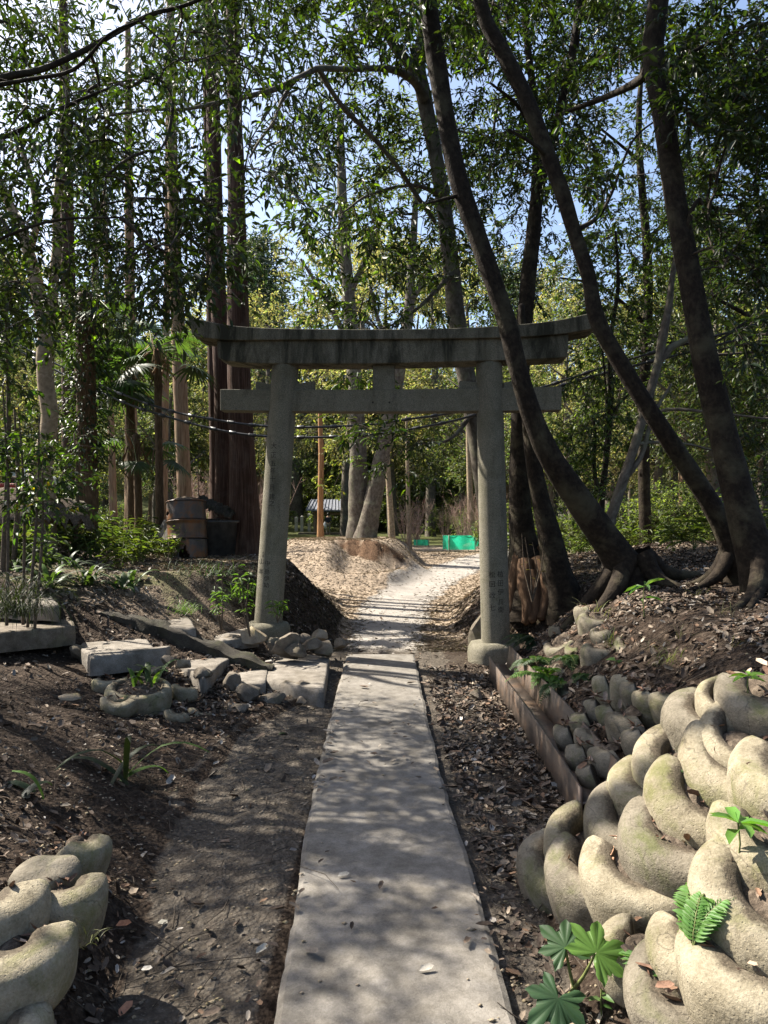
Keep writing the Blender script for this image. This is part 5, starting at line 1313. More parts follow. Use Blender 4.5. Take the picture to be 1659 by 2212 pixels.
# ---------------------------------------------------------------- cables
def cable(pts, label, r=.017):
    W = np.array([P(*q) for q in pts]); V, F, U = tube(W, [r]*len(W), 8, .08)
    root = thing('overhead_cable', label, 'cable', W[0]); obj('sheath', V, F, M['cable'], root)
    p, _ = catmull(W, [r]*len(W), .9)
    for i in range(1, len(p)-1):
        d = unit(p[min(i+1, len(p)-1)]-p[i-1]); V, F, U = tube([p[i]-d*.05, p[i]+d*.05], [r*1.7, r*1.7], 8, .05); obj('clamp', V, F, M['cable'], root)
cable([(1760, 690, 8.8), (1500, 758, 9.2), (1330, 800, 9.6), (1215, 833, 9.9), (1020, 898, 10.2), (900, 925, 10.4), (790, 940, 10.5), (650, 945, 10.6), (545, 940, 10.7), (460, 926, 10.8), (350, 897, 11), (265, 868, 11.2), (150, 815, 11.4), (0, 735, 11.6)], 'lower black cable sagging through the torii opening')
cable([(1760, 668, 9.0), (1500, 738, 9.4), (1330, 785, 9.8), (1200, 828, 10.1), (1010, 885, 10.4), (880, 906, 10.6), (790, 918, 10.7), (650, 923, 10.8), (545, 918, 10.9), (455, 905, 11), (370, 888, 11.2), (260, 850, 11.4), (150, 800, 11.6), (0, 725, 11.8)], 'upper black cable sagging through the torii opening')

# ---------------------------------------------------------------- clearing
def net_box(u, v, d, w, dp, h, label, rz=.15):
    p = P(u, v, d); x, y = p[0], p[1]; z = gz(x, y)
    root = thing('net_enclosure', label, 'plant enclosure', (x, y, z), 'green net plant enclosures'); ca, sa = math.cos(rz), math.sin(rz)
    def W(a, b, c): return (x+a*ca-b*sa, y+a*sa+b*ca, z+c)
    cs = [(-w/2, -dp/2), (w/2, -dp/2), (w/2, dp/2), (-w/2, dp/2)]
    V = []; F = []; n = 16
    for k in range(4):
        (a0, b0), (a1, b1) = cs[k], cs[(k+1) % 4]; base = len(V)
        for i in range(n+1):
            f = i/n; bul = .02*math.sin(f*PI*3+k)+.012*math.sin(f*11+k)
            for c in (.08, h*.5, h): V.append(W(a0+(a1-a0)*f+bul*(k % 2), b0+(b1-b0)*f-bul*((k+1) % 2), c))
        F += [(base+i*3+j, base+(i+1)*3+j, base+(i+1)*3+j+1, base+i*3+j+1) for i in range(n) for j in range(2)]
    obj('net', V, F, M['net'], root)
    for (a, b) in cs:
        V, F, U = tube([W(a, b, -.1), W(a, b, h+.04)], [.016, .016], 8, .2); obj('post', V, F, M['greywood'], root)
    mb = MB()
    for k in range(4):
        V, F, U = tube([W(*cs[k], h), W(*cs[(k+1) % 4], h)], [.012, .012], 6, .3); mb.add(V, F)
    mb.build('top_rail', M['net'], root)
net_box(991, 1190, 25.5, .95, .9, .56, 'bright green net enclosure in front of another, left of the right pillar')
net_box(1026, 1170, 29, 1.1, 1.1, .5, 'green net enclosure partly hidden behind another by the right pillar')
net_box(910, 1176, 30, .5, .6, .3, 'low green net enclosure just showing over the edge of the mound')
net_box(618, 1180, 24, 1.3, 1.2, .5, 'green net enclosure beside the left torii pillar', -.1)
# roofed shelter
p = P(710, 1158, 60); x, y = p[0], p[1]; z = gz(x, y)
S = thing('shelter', 'small open shelter with a slate gable roof at the back of the clearing', 'shelter', (x, y, z))
for a in (-1.1, 1.15):
    for b in (-.9, .9):
        V, F = box(x+a-.09, x+a+.09, y+b-.09, y+b+.09, z-.2, z+1.95); obj('post', V, F, M['wood'], S, smooth=False)
V, F = box(x-1.3, x+1.4, y-.98, y-.84, z+1.55, z+1.72); obj('beam', V, F, M['wood'], S, smooth=False)
V = [(x-1.75, y-1.6, z+1.95), (x+1.8, y-1.6, z+1.95), (x+1.5, y, z+2.85), (x-1.45, y, z+2.85), (x-1.75, y+1.6, z+1.95), (x+1.8, y+1.6, z+1.95)]
V = V+[(a, b, c-.1) for a, b, c in V]
F = [(0, 1, 2, 3), (3, 2, 5, 4), (7, 6, 9, 8), (8, 9, 10, 11), (0, 6, 7, 1), (1, 7, 8, 2), (2, 8, 11, 5), (5, 11, 10, 4), (4, 10, 9, 3), (3, 9, 6, 0)]
obj('roof', V, F, M['roof'], S, smooth=False)
mb = MB()
for i in range(13):
    f = i/12; a0 = x-1.75+3.55*f; a1 = x-1.45+2.95*f; V, F, U = tube([(a0, y-1.62, z+1.98), (a1, y-.02, z+2.88)], [.03, .03], 5, 1); mb.add(V, F)
mb.build('roof_battens', M['roof'], S)
# stone fence posts by the shelter
for i, u in enumerate((652, 668, 682, 640)):
    q = P(u, 1150, 62); zz = gz(q[0], q[1]); V, F = box(q[0]-.13, q[0]+.13, q[1]-.13, q[1]+.13, zz-.1, zz+[1.3, 1.5, 1.4, 1.2][i])
    V = V+[(q[0], q[1], zz+[1.4, 1.6, 1.5, 1.3][i])]; F = [f for f in F if f != (4, 5, 6, 7)]+[(4, 5, 8), (5, 6, 8), (6, 7, 8), (7, 4, 8)]
    o = obj('stone_post', V, F, M['greystone'], loc=(q[0], q[1], zz), smooth=False); tag(o, 'short grey stone post left of the small shelter', 'post', 'stone posts by the shelter')
# second, distant torii
p = P(925, 1153, 68); x, y = p[0]+.0, p[1]; z = gz(x, y)
T2 = thing('torii', 'distant small pale stone torii at the back of the clearing', 'torii gate', (x, y, z))
for a in (-1.15, 1.15):
    V, F, U = tube([(x+a*1.05, y, z-.2), (x+a*.96, y, z+2.75)], [.17, .15], 14, .5); obj('pillar', V, F, M['greystone'], T2)
def bar(x0, x1, zz, h, d, lift): 
    V = []; n = 14
    for i in range(n+1):
        f = i/n; l = lift*(2*f-1)**2; xx = x0+(x1-x0)*f
        V += [(xx, y-d, zz+l), (xx, y-d, zz+h+l), (xx, y+d, zz+h+l), (xx, y+d, zz+l)]
    return V, [(i*4+j, i*4+(j+1) % 4, (i+1)*4+(j+1) % 4, (i+1)*4+j) for i in range(n) for j in range(4)]+[(0, 1, 2, 3)[::-1], tuple(n*4+j for j in range(4))]
V, F = bar(x-1.95, x+1.75, 2.78+z, .34, .22, .16); obj('top_lintel', V, F, M['greystone'], T2, smooth=False)
V, F = bar(x-1.55, x+1.5, 2.05+z, .26, .12, 0); obj('tie_beam', V, F, M['greystone'], T2, smooth=False)
V, F = box(x-.5, x-.1, y-.2, y-.15, z+2.02, z+2.4); obj('plaque', V, F, M['redsign'], T2, smooth=False)
# low stone kerb behind the clearing
V, F = box(-7, -1.8, 57.8, 58.3, .2, .75); o = obj('stone_kerb', V, F, M['rock'], loc=(-4, 58, .3), smooth=False); bevel_obj(o, .05); tag(o, 'low dark stone kerb in front of the small shelter', 'kerb')

# ---------------------------------------------------------------- the visitor
def person(x, y, z):
    root = thing('person', 'person in a dark jacket standing at the small shelter, back to the camera', 'person', (x, y, z))
    J = {'pel': (0, 0, .92), 'spi': (0, .0, 1.12), 'che': (0, .01, 1.34), 'nec': (0, .0, 1.5), 'hd0': (0, .03, 1.58), 'hd1': (0, .02, 1.7),
         'lh': (-.1, 0, .86), 'lk': (-.11, .02, .48), 'la': (-.11, -.02, .08), 'lt': (-.12, .16, .04), 'rh': (.1, 0, .86), 'rk': (.11, .01, .48), 'ra': (.11, -.03, .08), 'rt': (.13, .15, .04),
         'ls': (-.19, 0, 1.42), 'le': (-.24, .08, 1.16), 'lw': (-.14, .26, 1.2), 'rs': (.19, 0, 1.42), 're': (.25, .06, 1.15), 'rw': (.15, .25, 1.2)}
    RD = dict(pel=.15, spi=.14, che=.16, nec=.06, hd0=.085, hd1=.085, lh=.09, lk=.062, la=.045, lt=.035, rh=.09, rk=.062, ra=.045, rt=.035, ls=.075, le=.05, lw=.034, rs=.075, re=.05, rw=.034)
    E = ['pel spi', 'spi che', 'che nec', 'nec hd0', 'hd0 hd1', 'pel lh', 'lh lk', 'lk la', 'la lt', 'pel rh', 'rh rk', 'rk ra', 'ra rt', 'che ls', 'ls le', 'le lw', 'che rs', 'rs re', 're rw']
    def skin(name, keys, edges, m, grow=1., extra=None):
        jj = dict(J); rd = dict(RD)
        if extra:
            for k, (co, r) in extra.items(): jj[k] = co; rd[k] = r
        ks = list(keys); me = bpy.data.meshes.new(name)
        me.from_pydata([jj[k] for k in ks], [(ks.index(e.split()[0]), ks.index(e.split()[1])) for e in edges], [])
        o = bpy.data.objects.new(name, me); C.objects.link(o); o.parent = root
        o.modifiers.new('skin', 'SKIN'); s = o.modifiers.new('sub', 'SUBSURF'); s.levels = s.render_levels = 1
        for i, k in enumerate(ks): me.skin_vertices[0].data[i].radius = (rd[k]*grow, rd[k]*grow*.85)
        me.skin_vertices[0].data[0].use_root = True; me.materials.append(M[m]); return o
    fx = {}; fe = []
    for sd, w in (('l', -1), ('r', 1)):
        for i in range(5):
            b = (w*(.135+.012*(i-2)), .30, 1.2+.006*(2-abs(i-2))); t = (w*(.12+.016*(i-2)), .36-.015*abs(i-2), 1.185)
            fx[f'{sd}f{i}'] = (b, .009); fx[f'{sd}g{i}'] = (t, .007); fe += [f'{sd}w {sd}f{i}', f'{sd}f{i} {sd}g{i}']
    skin('body', list(J)+list(fx), E+fe, 'skin', 1., fx)
    skin('jacket', ['pel', 'spi', 'che', 'ls', 'le', 'lw', 'rs', 're', 'rw'], ['pel spi', 'spi che', 'che ls', 'ls le', 'le lw', 'che rs', 'rs re', 're rw'], 'navy', 1.28)
    skin('trousers', ['pel', 'lh', 'lk', 'la', 'rh', 'rk', 'ra'], ['pel lh', 'lh lk', 'lk la', 'pel rh', 'rh rk', 'rk ra'], 'grey_cloth', 1.2)
    V, F = rock_data((.105, .115, .12), 3, 1., 0); obj('hair', V+np.array([x, y-.02, z+1.69]), F, M['hair'], root)
    V, F = rock_data((.03, .05, .02), 5, 1., 0)
    return root
p = P(709, 1157, 57.5); person(p[0], p[1], gz(p[0], p[1]))
q = P(702, 1136, 57.3); V, F = rock_data((.14, .1, .26), 9, 1.2, 5); o = obj('bag', V+q, F, M['whitecloth'], loc=q); tag(o, 'white bag carried at the left side of the person by the shelter', 'bag')
# ---------------------------------------------------------------- small plants
def gpt(u, v, d0=1.2, d1=60):
    """where the sight line of a photo position meets the ground"""
    ds = np.linspace(d0, d1, 3000)**1.0
    W = np.array([P(u, v, d) for d in ds]); h = ground_h(W[:, 0], W[:, 1], False)
    k = np.argmax(W[:, 2] < h); k = k if k else len(ds)-1
    return np.array([W[k, 0], W[k, 1], float(h[k])])
from mathutils.bvhtree import BVHTree
_V = []; _F = []; _n = 0
for v_, f_ in GEO:
    _V += [tuple(q) for q in v_]; _F += [tuple(int(i)+_n for i in f) for f in f_]; _n += len(v_)
BVH = BVHTree.FromPolygons(_V, _F)
def snap(u, v):
    """the ring or ground surface seen at a photo position"""
    d = Vector(tuple(P(u, v, 1.)-np.array([0, 0, CAM_Z]))).normalized(); h = BVH.ray_cast(Vector((0, 0, CAM_Z)), d); g = gpt(u, v)
    if h[0] is not None and h[0].y < g[1]: return np.array(h[0])+np.array([0, .012, -.012])
    return g
def plant(name, label, cat, base, group=None): return thing(name, label, cat, base, group)
def straps(root, base, n, L, W, seed, col=(.03, .05, .018), arch=.9, name='leaves', spread=.03, erect=.4, m='herb', alt=None, altp=0.):
    rng = np.random.default_rng(seed); VV = []; FF = []; CC = []; nb = 0
    for i in range(n):
        az = rng.uniform(0, 2*PI); el = rng.uniform(erect, 1.45); l = L*rng.uniform(.6, 1.15); w = W*rng.uniform(.7, 1.1)
        h = np.array([math.cos(az), math.sin(az), 0]); s = np.array([-math.sin(az), math.cos(az), 0])
        k = 9; p = base+rng.normal(0, spread, 3)*np.array([1, 1, 0]); a = el; pts = [p]
        for j in range(k-1):
            p = p+(h*math.cos(a)+np.array([0, 0, math.sin(a)]))*l/(k-1); a -= arch*rng.uniform(.7, 1.3)/(k-1)*(1.4 if j > 2 else .6); pts.append(p)
        pts = np.array(pts); f = np.linspace(0, 1, k); ww = w*np.sin(np.clip(f*.86+.14, 0, 1)*PI)**.6
        nn = np.cross(s, np.gradient(pts, axis=0)); nn = unit(nn)
        V = np.stack([pts-s*ww[:, None]/2+nn*w*.12, pts, pts+s*ww[:, None]/2+nn*w*.12], 1).reshape(-1, 3)
        for j in range(k-1):
            for q in (0, 1): FF.append((nb+j*3+q, nb+j*3+q+1, nb+(j+1)*3+q+1, nb+(j+1)*3+q))
        VV.append(V); nb += len(V); c = np.array(alt if alt is not None and rng.random() < altp else col)*math.exp(rng.normal(0, .2)); CC.append(np.tile(c, (len(V), 1)))
    return obj(name, np.vstack(VV), np.array(FF), M[m], root, col=np.vstack(CC))
def tuft(u, v, n, L, label, seed, d=None, col=(.06, .11, .02), W=.006, group=None, spread=.05, arch=1.2):
    b = gpt(u, v) if d is None else P(u, v, d)
    r = plant('grass_tuft', label, 'grass', b, group); straps(r, b, n, L, W, seed, col, arch, 'blades', spread, .5); return r
def fern(u, v, n, L, label, seed, d=None, col=(.05, .1, .025), az0=None, el=.5, group=None, b=None):
    b = (gpt(u, v) if d is None else snap(u, v) if d == 'snap' else P(u, v, d)) if b is None else b; rng = np.random.default_rng(seed)
    r = plant('fern', label, 'fern', b, group); PV = []; D = []; UP = []; LL = []; Q = []
    for i in range(n):
        az = rng.uniform(0, 2*PI) if az0 is None else az0+rng.normal(0, .5); e = el*rng.uniform(.6, 1.5); l = L*rng.uniform(.7, 1.1)
        h = np.array([math.cos(az), math.sin(az), 0]); s = np.array([-math.sin(az), math.cos(az), 0]); k = 20; p = b.copy(); a = e; pts = []
        for j in range(k):
            pts.append(p.copy()); p = p+(h*math.cos(a)+np.array([0, 0, math.sin(a)]))*l/k; a -= .07
        pts = np.array(pts); Q.append(pts[[0, 5, 10, 15, 19]]); tg = unit(np.gradient(pts, axis=0)); up = np.cross(tg, s)
        for j in range(3, k):
            f = (j-3)/(k-3); w = l*.2*math.sin(min(1, .25+f*.9)*PI*.95)+.006
            for sd in (-1, 1): PV.append(pts[j]); D.append(s*sd+tg[j]*.45+rng.normal(0, .06, 3)); UP.append(-up[j] if up[j][2] < 0 else up[j]); LL.append(w)
    LL = np.array(LL); V, F, k = leaves(np.array(PV), np.array(D), np.array(UP), LL, LL*.3+.004, 'lance')
    obj('fronds', V, F, M['herb'], r, col=tint(len(LL), k, col, .12, rng), smooth=False)
    V, F = thin_tubes(np.array(Q), np.full(n, .003), np.full(n, .0015), 4); obj('stalks', V, F, M['stem'], r); return r
def stemplant(b, hgt, n, leaf, seed, label, cat='sapling', name='sapling', col=(.1, .2, .04), whorl=True, lean=(0, 0), per=1, m='herb', group=None, stem='stem', droop=.2):
    rng = np.random.default_rng(seed); b = np.array(b); r = plant(name, label, cat, b, group); Q = []; PV = []; D = []; U = []
    for i in range(per):
        t = b+np.array([lean[0]+rng.normal(0, .12*hgt), lean[1]+rng.normal(0, .12*hgt), hgt*rng.uniform(.75, 1.05)]) if per > 1 else b+np.array([lean[0], lean[1], hgt])
        mid = (b+t)/2+rng.normal(0, .04*hgt, 3); Q.append([b, mid, t])
        for j in range(n):
            f = 1 if whorl and j < n*.7 else rng.uniform(.35, 1); p = mid*(1-(f-.5)*2)+t*(f-.5)*2 if f > .5 else b*(1-f*2)+mid*f*2
            az = j*2.4+rng.normal(0, .25); PV.append(p); D.append((math.cos(az), math.sin(az), .25-droop+rng.normal(0, .2))); U.append((rng.normal(0, .2), rng.normal(0, .2), 1))
    V, F = thin_tubes(np.array(Q), np.full(per, .0025 if hgt < .2 else .0055 if hgt < .6 else .01), np.full(per, .003), 5); obj('stem', V, F, M[stem], r)
    L = leaf[0]*rng.uniform(.7, 1.15, len(PV)); V, F, k = leaves(np.array(PV), np.array(D), np.array(U), L, L*leaf[1], 'lance')
    obj('leaves', V, F, M[m], r, col=tint(len(PV), k, col, .18, rng), smooth=False); return r
# fatsia at the corner of the ring wall
b = gpt(1237, 2172); F_ = plant('fatsia_sapling', 'young plant with three large lobed leaves beside the path at the ring wall', 'sapling', b)
def fats(c, az, R, tilt, seed, col):
    rng = np.random.default_rng(seed); V = [np.array([0, 0, .012])]; k = 6
    ang = np.linspace(-2.25, 2.25, k); out = []
    for i, a in enumerate(ang):
        l = R*(1-.28*abs(a)/2.25)*rng.uniform(.93, 1.05); w = .42
        if i: out.append((a-(ang[1]-ang[0])/2, R*.54, -.002))
        for da, f in ((-w*.6, .64), (-w*.74, .7), (-w*.52, .83), (-w*.2, .93), (0, 1.04), (w*.2, .93), (w*.52, .83), (w*.74, .7), (w*.6, .64)): out.append((a+da, l*f, -.05*R*f*f if da == 0 else .02*R))
    out.append((2.8, R*.2, 0)); out.insert(0, (-2.8, R*.2, 0))
    V += [np.array([math.cos(a)*l, math.sin(a)*l, z]) for a, l, z in out]; V = np.array(V)
    F = [(0, i, i+1) for i in range(1, len(V)-1)]
    A = frame(tilt, az)
    return V@A.T+c, F, np.tile(np.array(col)*math.exp(rng.normal(0, .12)), (len(V), 1))
fd = b[1]; tops = [P(1222, 2050, fd-.04), P(1285, 2062, fd-.2), P(1205, 2160, fd-.14)]; joint = P(1240, 2135, fd-.06)
mb = MB()
for (c, az, R, tl, col, s) in ((tops[0], 1.7, .105, (-.2, -.6, 1), (.035, .085, .03), 1), (tops[1], .9, .12, (.25, -.65, 1), (.11, .22, .04), 2), (tops[2], -2.2, .12, (-.1, -.75, 1), (.045, .11, .045), 3)):
    V, F, cc = fats(c, az, R, tl, s, col); mb.add(V, F, col=cc)
mb.build('lobed_leaves', M['herb'], F_)
mb = MB()
for c in tops: V, F, U = tube([joint, (joint+c)/2+np.array([0, 0, -.01]), c], [.006, .005, .0035], 8, .03); mb.add(V, F)
mb.build('leaf_stalk', M['stem'], F_)
V, F, U = tube([b-np.array([0, 0, .08]), b, joint], [.016, .014, .01], 10, .03, .15, 30); obj('woody_stem', V, F, M['brownstem'], F_, uv=U)
# ferns and small plants on the ring walls
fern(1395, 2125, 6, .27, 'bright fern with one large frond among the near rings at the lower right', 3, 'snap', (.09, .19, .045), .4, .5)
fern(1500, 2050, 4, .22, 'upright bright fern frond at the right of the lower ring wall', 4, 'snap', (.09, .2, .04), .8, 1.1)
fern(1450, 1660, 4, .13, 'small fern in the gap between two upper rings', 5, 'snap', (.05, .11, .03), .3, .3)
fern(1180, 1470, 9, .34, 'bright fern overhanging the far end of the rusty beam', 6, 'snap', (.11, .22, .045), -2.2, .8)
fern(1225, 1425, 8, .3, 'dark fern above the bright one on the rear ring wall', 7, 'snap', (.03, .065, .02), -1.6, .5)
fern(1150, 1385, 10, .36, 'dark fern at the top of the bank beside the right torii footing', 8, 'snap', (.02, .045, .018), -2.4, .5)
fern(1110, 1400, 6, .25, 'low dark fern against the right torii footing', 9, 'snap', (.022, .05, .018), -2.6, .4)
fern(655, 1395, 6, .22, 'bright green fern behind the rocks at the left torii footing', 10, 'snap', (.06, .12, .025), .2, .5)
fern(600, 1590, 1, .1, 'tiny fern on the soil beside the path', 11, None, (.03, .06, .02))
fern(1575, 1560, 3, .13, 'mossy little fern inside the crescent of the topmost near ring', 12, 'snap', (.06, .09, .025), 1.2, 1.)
stemplant(snap(1600, 1850), .10, 9, (.1, .42), 14, 'bright green seedling with broad toothed leaves on the upper right rings', col=(.1, .22, .04))
stemplant(snap(1620, 1500), .08, 6, (.085, .4), 15, 'seedling with a few light green leaves at the right edge of the bank', col=(.12, .24, .035))
stemplant(snap(1392, 1335), .24, 7, (.17, .2), 16, 'broad-bladed bamboo-like seedling standing on the litter of the right bank', col=(.11, .2, .06))
stemplant(snap(1330, 1450), .07, 3, (.09, .75), 17, 'pair of round green leaves at the top of the rear ring wall', col=(.07, .15, .04))
stemplant(snap(1468, 2010), .12, 6, (.04, .62), 18, 'thin twig with small round leaves in front of the large near ring', col=(.09, .19, .04), whorl=False, lean=(.06, -.03))
stemplant(snap(1300, 2205), .09, 5, (.05, .5), 19, 'small leafy sprout on the soil at the bottom right', col=(.08, .16, .04), whorl=False)
tuft(1440, 1440, 28, .22, 'wispy grass tuft on the litter of the right bank', 21, None, (.09, .11, .03), .004)
tuft(1290, 1345, 26, .3, 'pale arching grass on the edge of the right bank', 22, None, (.16, .17, .08), .004)
tuft(1330, 1400, 22, .2, 'short grass tuft halfway along the right bank', 23, None, (.08, .1, .025), .004)
tuft(395, 1325, 90, .2, 'bright round grass tuft on the sunlit slope left of the torii', 24, None, (.09, .17, .025), .006, spread=.07)
tuft(450, 1245, 160, .26, 'wide dark green grass patch below the rusty drum', 25, None, (.03, .065, .02), .006, spread=.22)
tuft(520, 1290, 120, .28, 'bright grass beside the left torii pillar', 26, None, (.09, .18, .02), .007, spread=.12)
tuft(35, 1330, 260, .6, 'dark drooping grass clump over the step at the left edge', 27, 5.6, (.018, .03, .012), .006, spread=.1, arch=2.2)
tuft(500, 2060, 4, .05, 'tiny grass sprig', 28) if False else None
tuft(190, 2040, 16, .1, 'little grass sprig between the left foreground rings', 29, 2.15, (.1, .11, .04), .003, spread=.02)
for i, (u, v, n, L) in enumerate(((1210, 1480, 5, .3), (1260, 1465, 5, .25), (1160, 1430, 6, .3), (1130, 1455, 5, .22))):
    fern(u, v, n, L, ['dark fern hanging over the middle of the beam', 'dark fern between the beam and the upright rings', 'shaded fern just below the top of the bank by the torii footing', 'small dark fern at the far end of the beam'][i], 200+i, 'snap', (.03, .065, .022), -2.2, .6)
for i, (u, v) in enumerate(((1480, 1380), (1560, 1330), (1410, 1410), (1240, 1330), (1600, 1400), (1500, 1290), (1300, 1380), (1200, 1340))):
    tuft(u, v, 14, .13, ['thin dry grass sprig far up the right bank', 'thin grass sprig below the thick right tree', 'grass sprig beside the wispy tuft on the right bank', 'grass sprig near the exposed roots', 'grass sprig near the right edge of the litter', 'grass sprig between the leaning trees', 'grass sprig over the rear ring wall', 'grass sprig beside the right pillar'][i], 220+i, None, (.1, .1, .04), .003, None, .04)
# strap-leaved plants
for (u, v, n, L, W, s, lab, col) in ((318, 1452, 9, .26, .045, 31, 'upright cut strap-leaved plant growing in the planter ring', (.045, .075, .025)), (262, 1690, 6, .5, .045, 32, 'drooping strap-leaved plant alone on the dark slope at the left', (.03, .045, .02)),
    (100, 1270, 18, .42, .05, 33, 'strap-leaved clump at the top of the stone steps', (.03, .055, .02)), (190, 1265, 22, .45, .05, 34, 'strap-leaved clump in the middle of the row above the steps', (.035, .06, .02)),
    (265, 1272, 16, .36, .05, 35, 'strap-leaved clump at the right end of the row above the steps', (.04, .075, .022)), (40, 1235, 18, .5, .05, 36, 'strap-leaved clump at the left edge above the steps', (.028, .05, .018)),
    (150, 1225, 16, .4, .045, 37, 'strap-leaved clump behind the row above the steps', (.03, .055, .02)), (60, 1720, 5, .2, .05, 38, 'dark leafy plant in the litter at the left edge above the rings', (.02, .04, .02))):
    b = gpt(u, v) if u != 318 else P(318, 1478, 5.42); r = plant('strap_leaf_plant', lab, 'plant', b); straps(r, b, n, L, W, s, col, 1.5, 'leaves', .05, .35 if u != 318 else 1.15, alt=(.08, .15, .03), altp=.2)
# nandina-like saplings beside the left pillar
for (u, v, d, h, s, lab) in ((540, 1375, 7.2, .75, 41, 'thin leafy sapling nearest the left torii pillar'), (478, 1365, 7.4, .62, 42, 'thin leafy sapling left of the one by the pillar'), (600, 1345, 7.5, .3, 43, 'low leafy sprig crossing the front of the left pillar')):
    stemplant(P(u, v, d), h, 16, (.1, .28), s, lab, per=3, col=(.07, .13, .025), whorl=False, stem='brownstem', droop=.45)
stemplant(P(1150, 1300, 8.0), .8, 2, (.06, .35), 44, 'bare twiggy sapling in front of the exposed roots', per=4, col=(.1, .08, .03), whorl=False, stem='brownstem')
stemplant(P(430, 1085, 10.9), .9, 26, (.14, .36), 45, 'young evergreen sapling growing out behind the drum', col=(.025, .05, .018), whorl=False, stem='brownstem')
# slim dark saplings at the left edge
for i, (u0, v0, u1, v1, d) in enumerate(((60, 1305, 85, 900, 6.1), (75, 1310, 92, 1020, 6.1), (50, 1300, 40, 880, 6.2), (15, 1300, 5, 820, 6.0))):
    a, e = P(u0, v0, d), P(u1, v1, d); lab = ['tallest slim sapling with yellowing leaves at the left edge', 'short slim stem beside the tallest sapling at the left edge', 'slim sapling second from the left edge', 'slim leafy sapling at the very left edge'][i]
    r = thing('slim_sapling', lab, 'sapling', (a[0], a[1], a[2])); V, F, U = tube([a-np.array([0, 0, .2]), (a+e)/2+np.array([.03, 0, 0]), e], [.014, .012, .006], 8, .1); obj('trunk', V, F, M['brownstem'], r, uv=U)
    rng = np.random.default_rng(90+i); t = np.array([a*(1-f)+e*f for f in np.linspace(.3, 1, 20)]); tg = np.vstack([t[rng.integers(4, 20, 16)]+rng.normal(0, .16, (16, 3))])
    crown(r, t, tg, rng, leaf=(.085, .036), per=(3, 5), twig=.2, col=(.03, .055, .015), alt=(.3, .22, .02) if i == 0 else (.1, .18, .02), altp=.14, r0=.002, sunfilter=False)
# shrubs of the left bank
for (u, v, d, s, lab) in ((30, 960, 7.6, 1, 'dark leafy shrub filling the left edge below the crooked tree'), (10, 700, 7.2, 2, 'dark evergreen shrub high at the left edge'), (160, 1000, 9.6, 3, 'dark shrub at the foot of the shaggy palm trunk')):
    b = P(u, v, d); rng = np.random.default_rng(120+s); z = gz(b[0], b[1]); r = thing('evergreen_shrub', lab, 'shrub', (b[0], b[1], z)); e = b+np.array([0, 0, .4]); V, F, U = tube([(b[0], b[1], z-.1), (b[0]+.05, b[1], (z+e[2])/2), e], [.03, .025, .01], 8, .15); obj('trunk', V, F, M['brownstem'], r, uv=U)
    t = np.array([np.array([b[0], b[1], z])*(1-f)+e*f for f in np.linspace(.2, 1, 16)]); crown(r, t, ball(b+np.array([0, 0, .1]), (.75, .7, .7) if s < 3 else (.4, .4, .5), 60 if s < 3 else 30, rng), rng, leaf=(.09, .036), per=(4, 6), twig=.24, col=(.025, .045, .014), alt=(.1, .17, .02), altp=.08, r0=.003)
# sasa and herbs of the sunlit undergrowth on the left: copies of four kinds
rng = np.random.default_rng(3); KP = []
for k in range(4):
    b = np.zeros(3); r = plant('undergrowth_plant', 'leafy low plant in the undergrowth of the left bank', 'plant', b, 'low plants of the left bank')
    n = 46; Q = []; PV = []; D = []
    for i in range(9):
        t = np.array([rng.normal(0, .13), rng.normal(0, .13), rng.uniform(.18, .5)]); Q.append([b, t*.5+np.array([0, 0, .03]), t])
        for j in range(7):
            f = rng.uniform(.4, 1); PV.append(t*f); az = rng.uniform(0, 2*PI); D.append((math.cos(az), math.sin(az), rng.uniform(-.5, .4)))
    V, F = thin_tubes(np.array(Q), np.full(9, .004), np.full(9, .002), 4); obj('stems', V, F, M['stem'], r)
    L = [.17, .12, .1, .2][k]*rng.uniform(.6, 1.2, len(PV)); V, F, q = leaves(np.array(PV), np.array(D), np.array([0, 0, 1.])+rng.normal(0, .3, (len(PV), 3)), L, L*[.16, .34, .4, .13][k], 'lance')
    obj('leaves', V, F, M['herb'], r, col=tint(len(PV), q, [(.07, .1, .022), (.05, .08, .02), (.085, .12, .025), (.06, .09, .03)][k], .25, rng), smooth=False); KP.append([r, 0])
def under(x, y, s=1.):
    k = KP[rng.integers(0, 4)]; z = gz(x, y); rz = rng.uniform(0, 6.28); s *= rng.uniform(.7, 1.3)
    if k[1] == 0: k[0].location = (x, y, z); k[0].rotation_euler = (0, 0, rz); k[0].scale = (s,)*3
    else: dup(k[0], (x, y, z), rz, s)
    k[1] += 1
for i in range(110):
    u = rng.uniform(-20, 420); d = rng.uniform(7.6, 15); 
    if 330 < u < 560 and d < 10.5 and rng.random() < .85: continue
    if d < 9.5 and u > 200 and rng.random() < .75: continue
    under((u-CU)/F_PX*d, d, 1.0)
KP2 = [dup(k[0], k[0].location, 0, 1, 'leafy low plant in the undergrowth beyond the right bank', 'low plants beyond the right bank') for k in KP]
first = [True]*4
for i in range(55):
    u = rng.uniform(1120, 1720); d = rng.uniform(9.5, 17); x = (u-CU)/F_PX*d; j = rng.integers(0, 4); s = rng.uniform(.9, 1.7)
    if first[j]: KP2[j].location = (x, d, gz(x, d)); KP2[j].scale = (s,)*3; first[j] = False
    else: dup(KP2[j], (x, d, gz(x, d)), rng.uniform(0, 6.28), s)
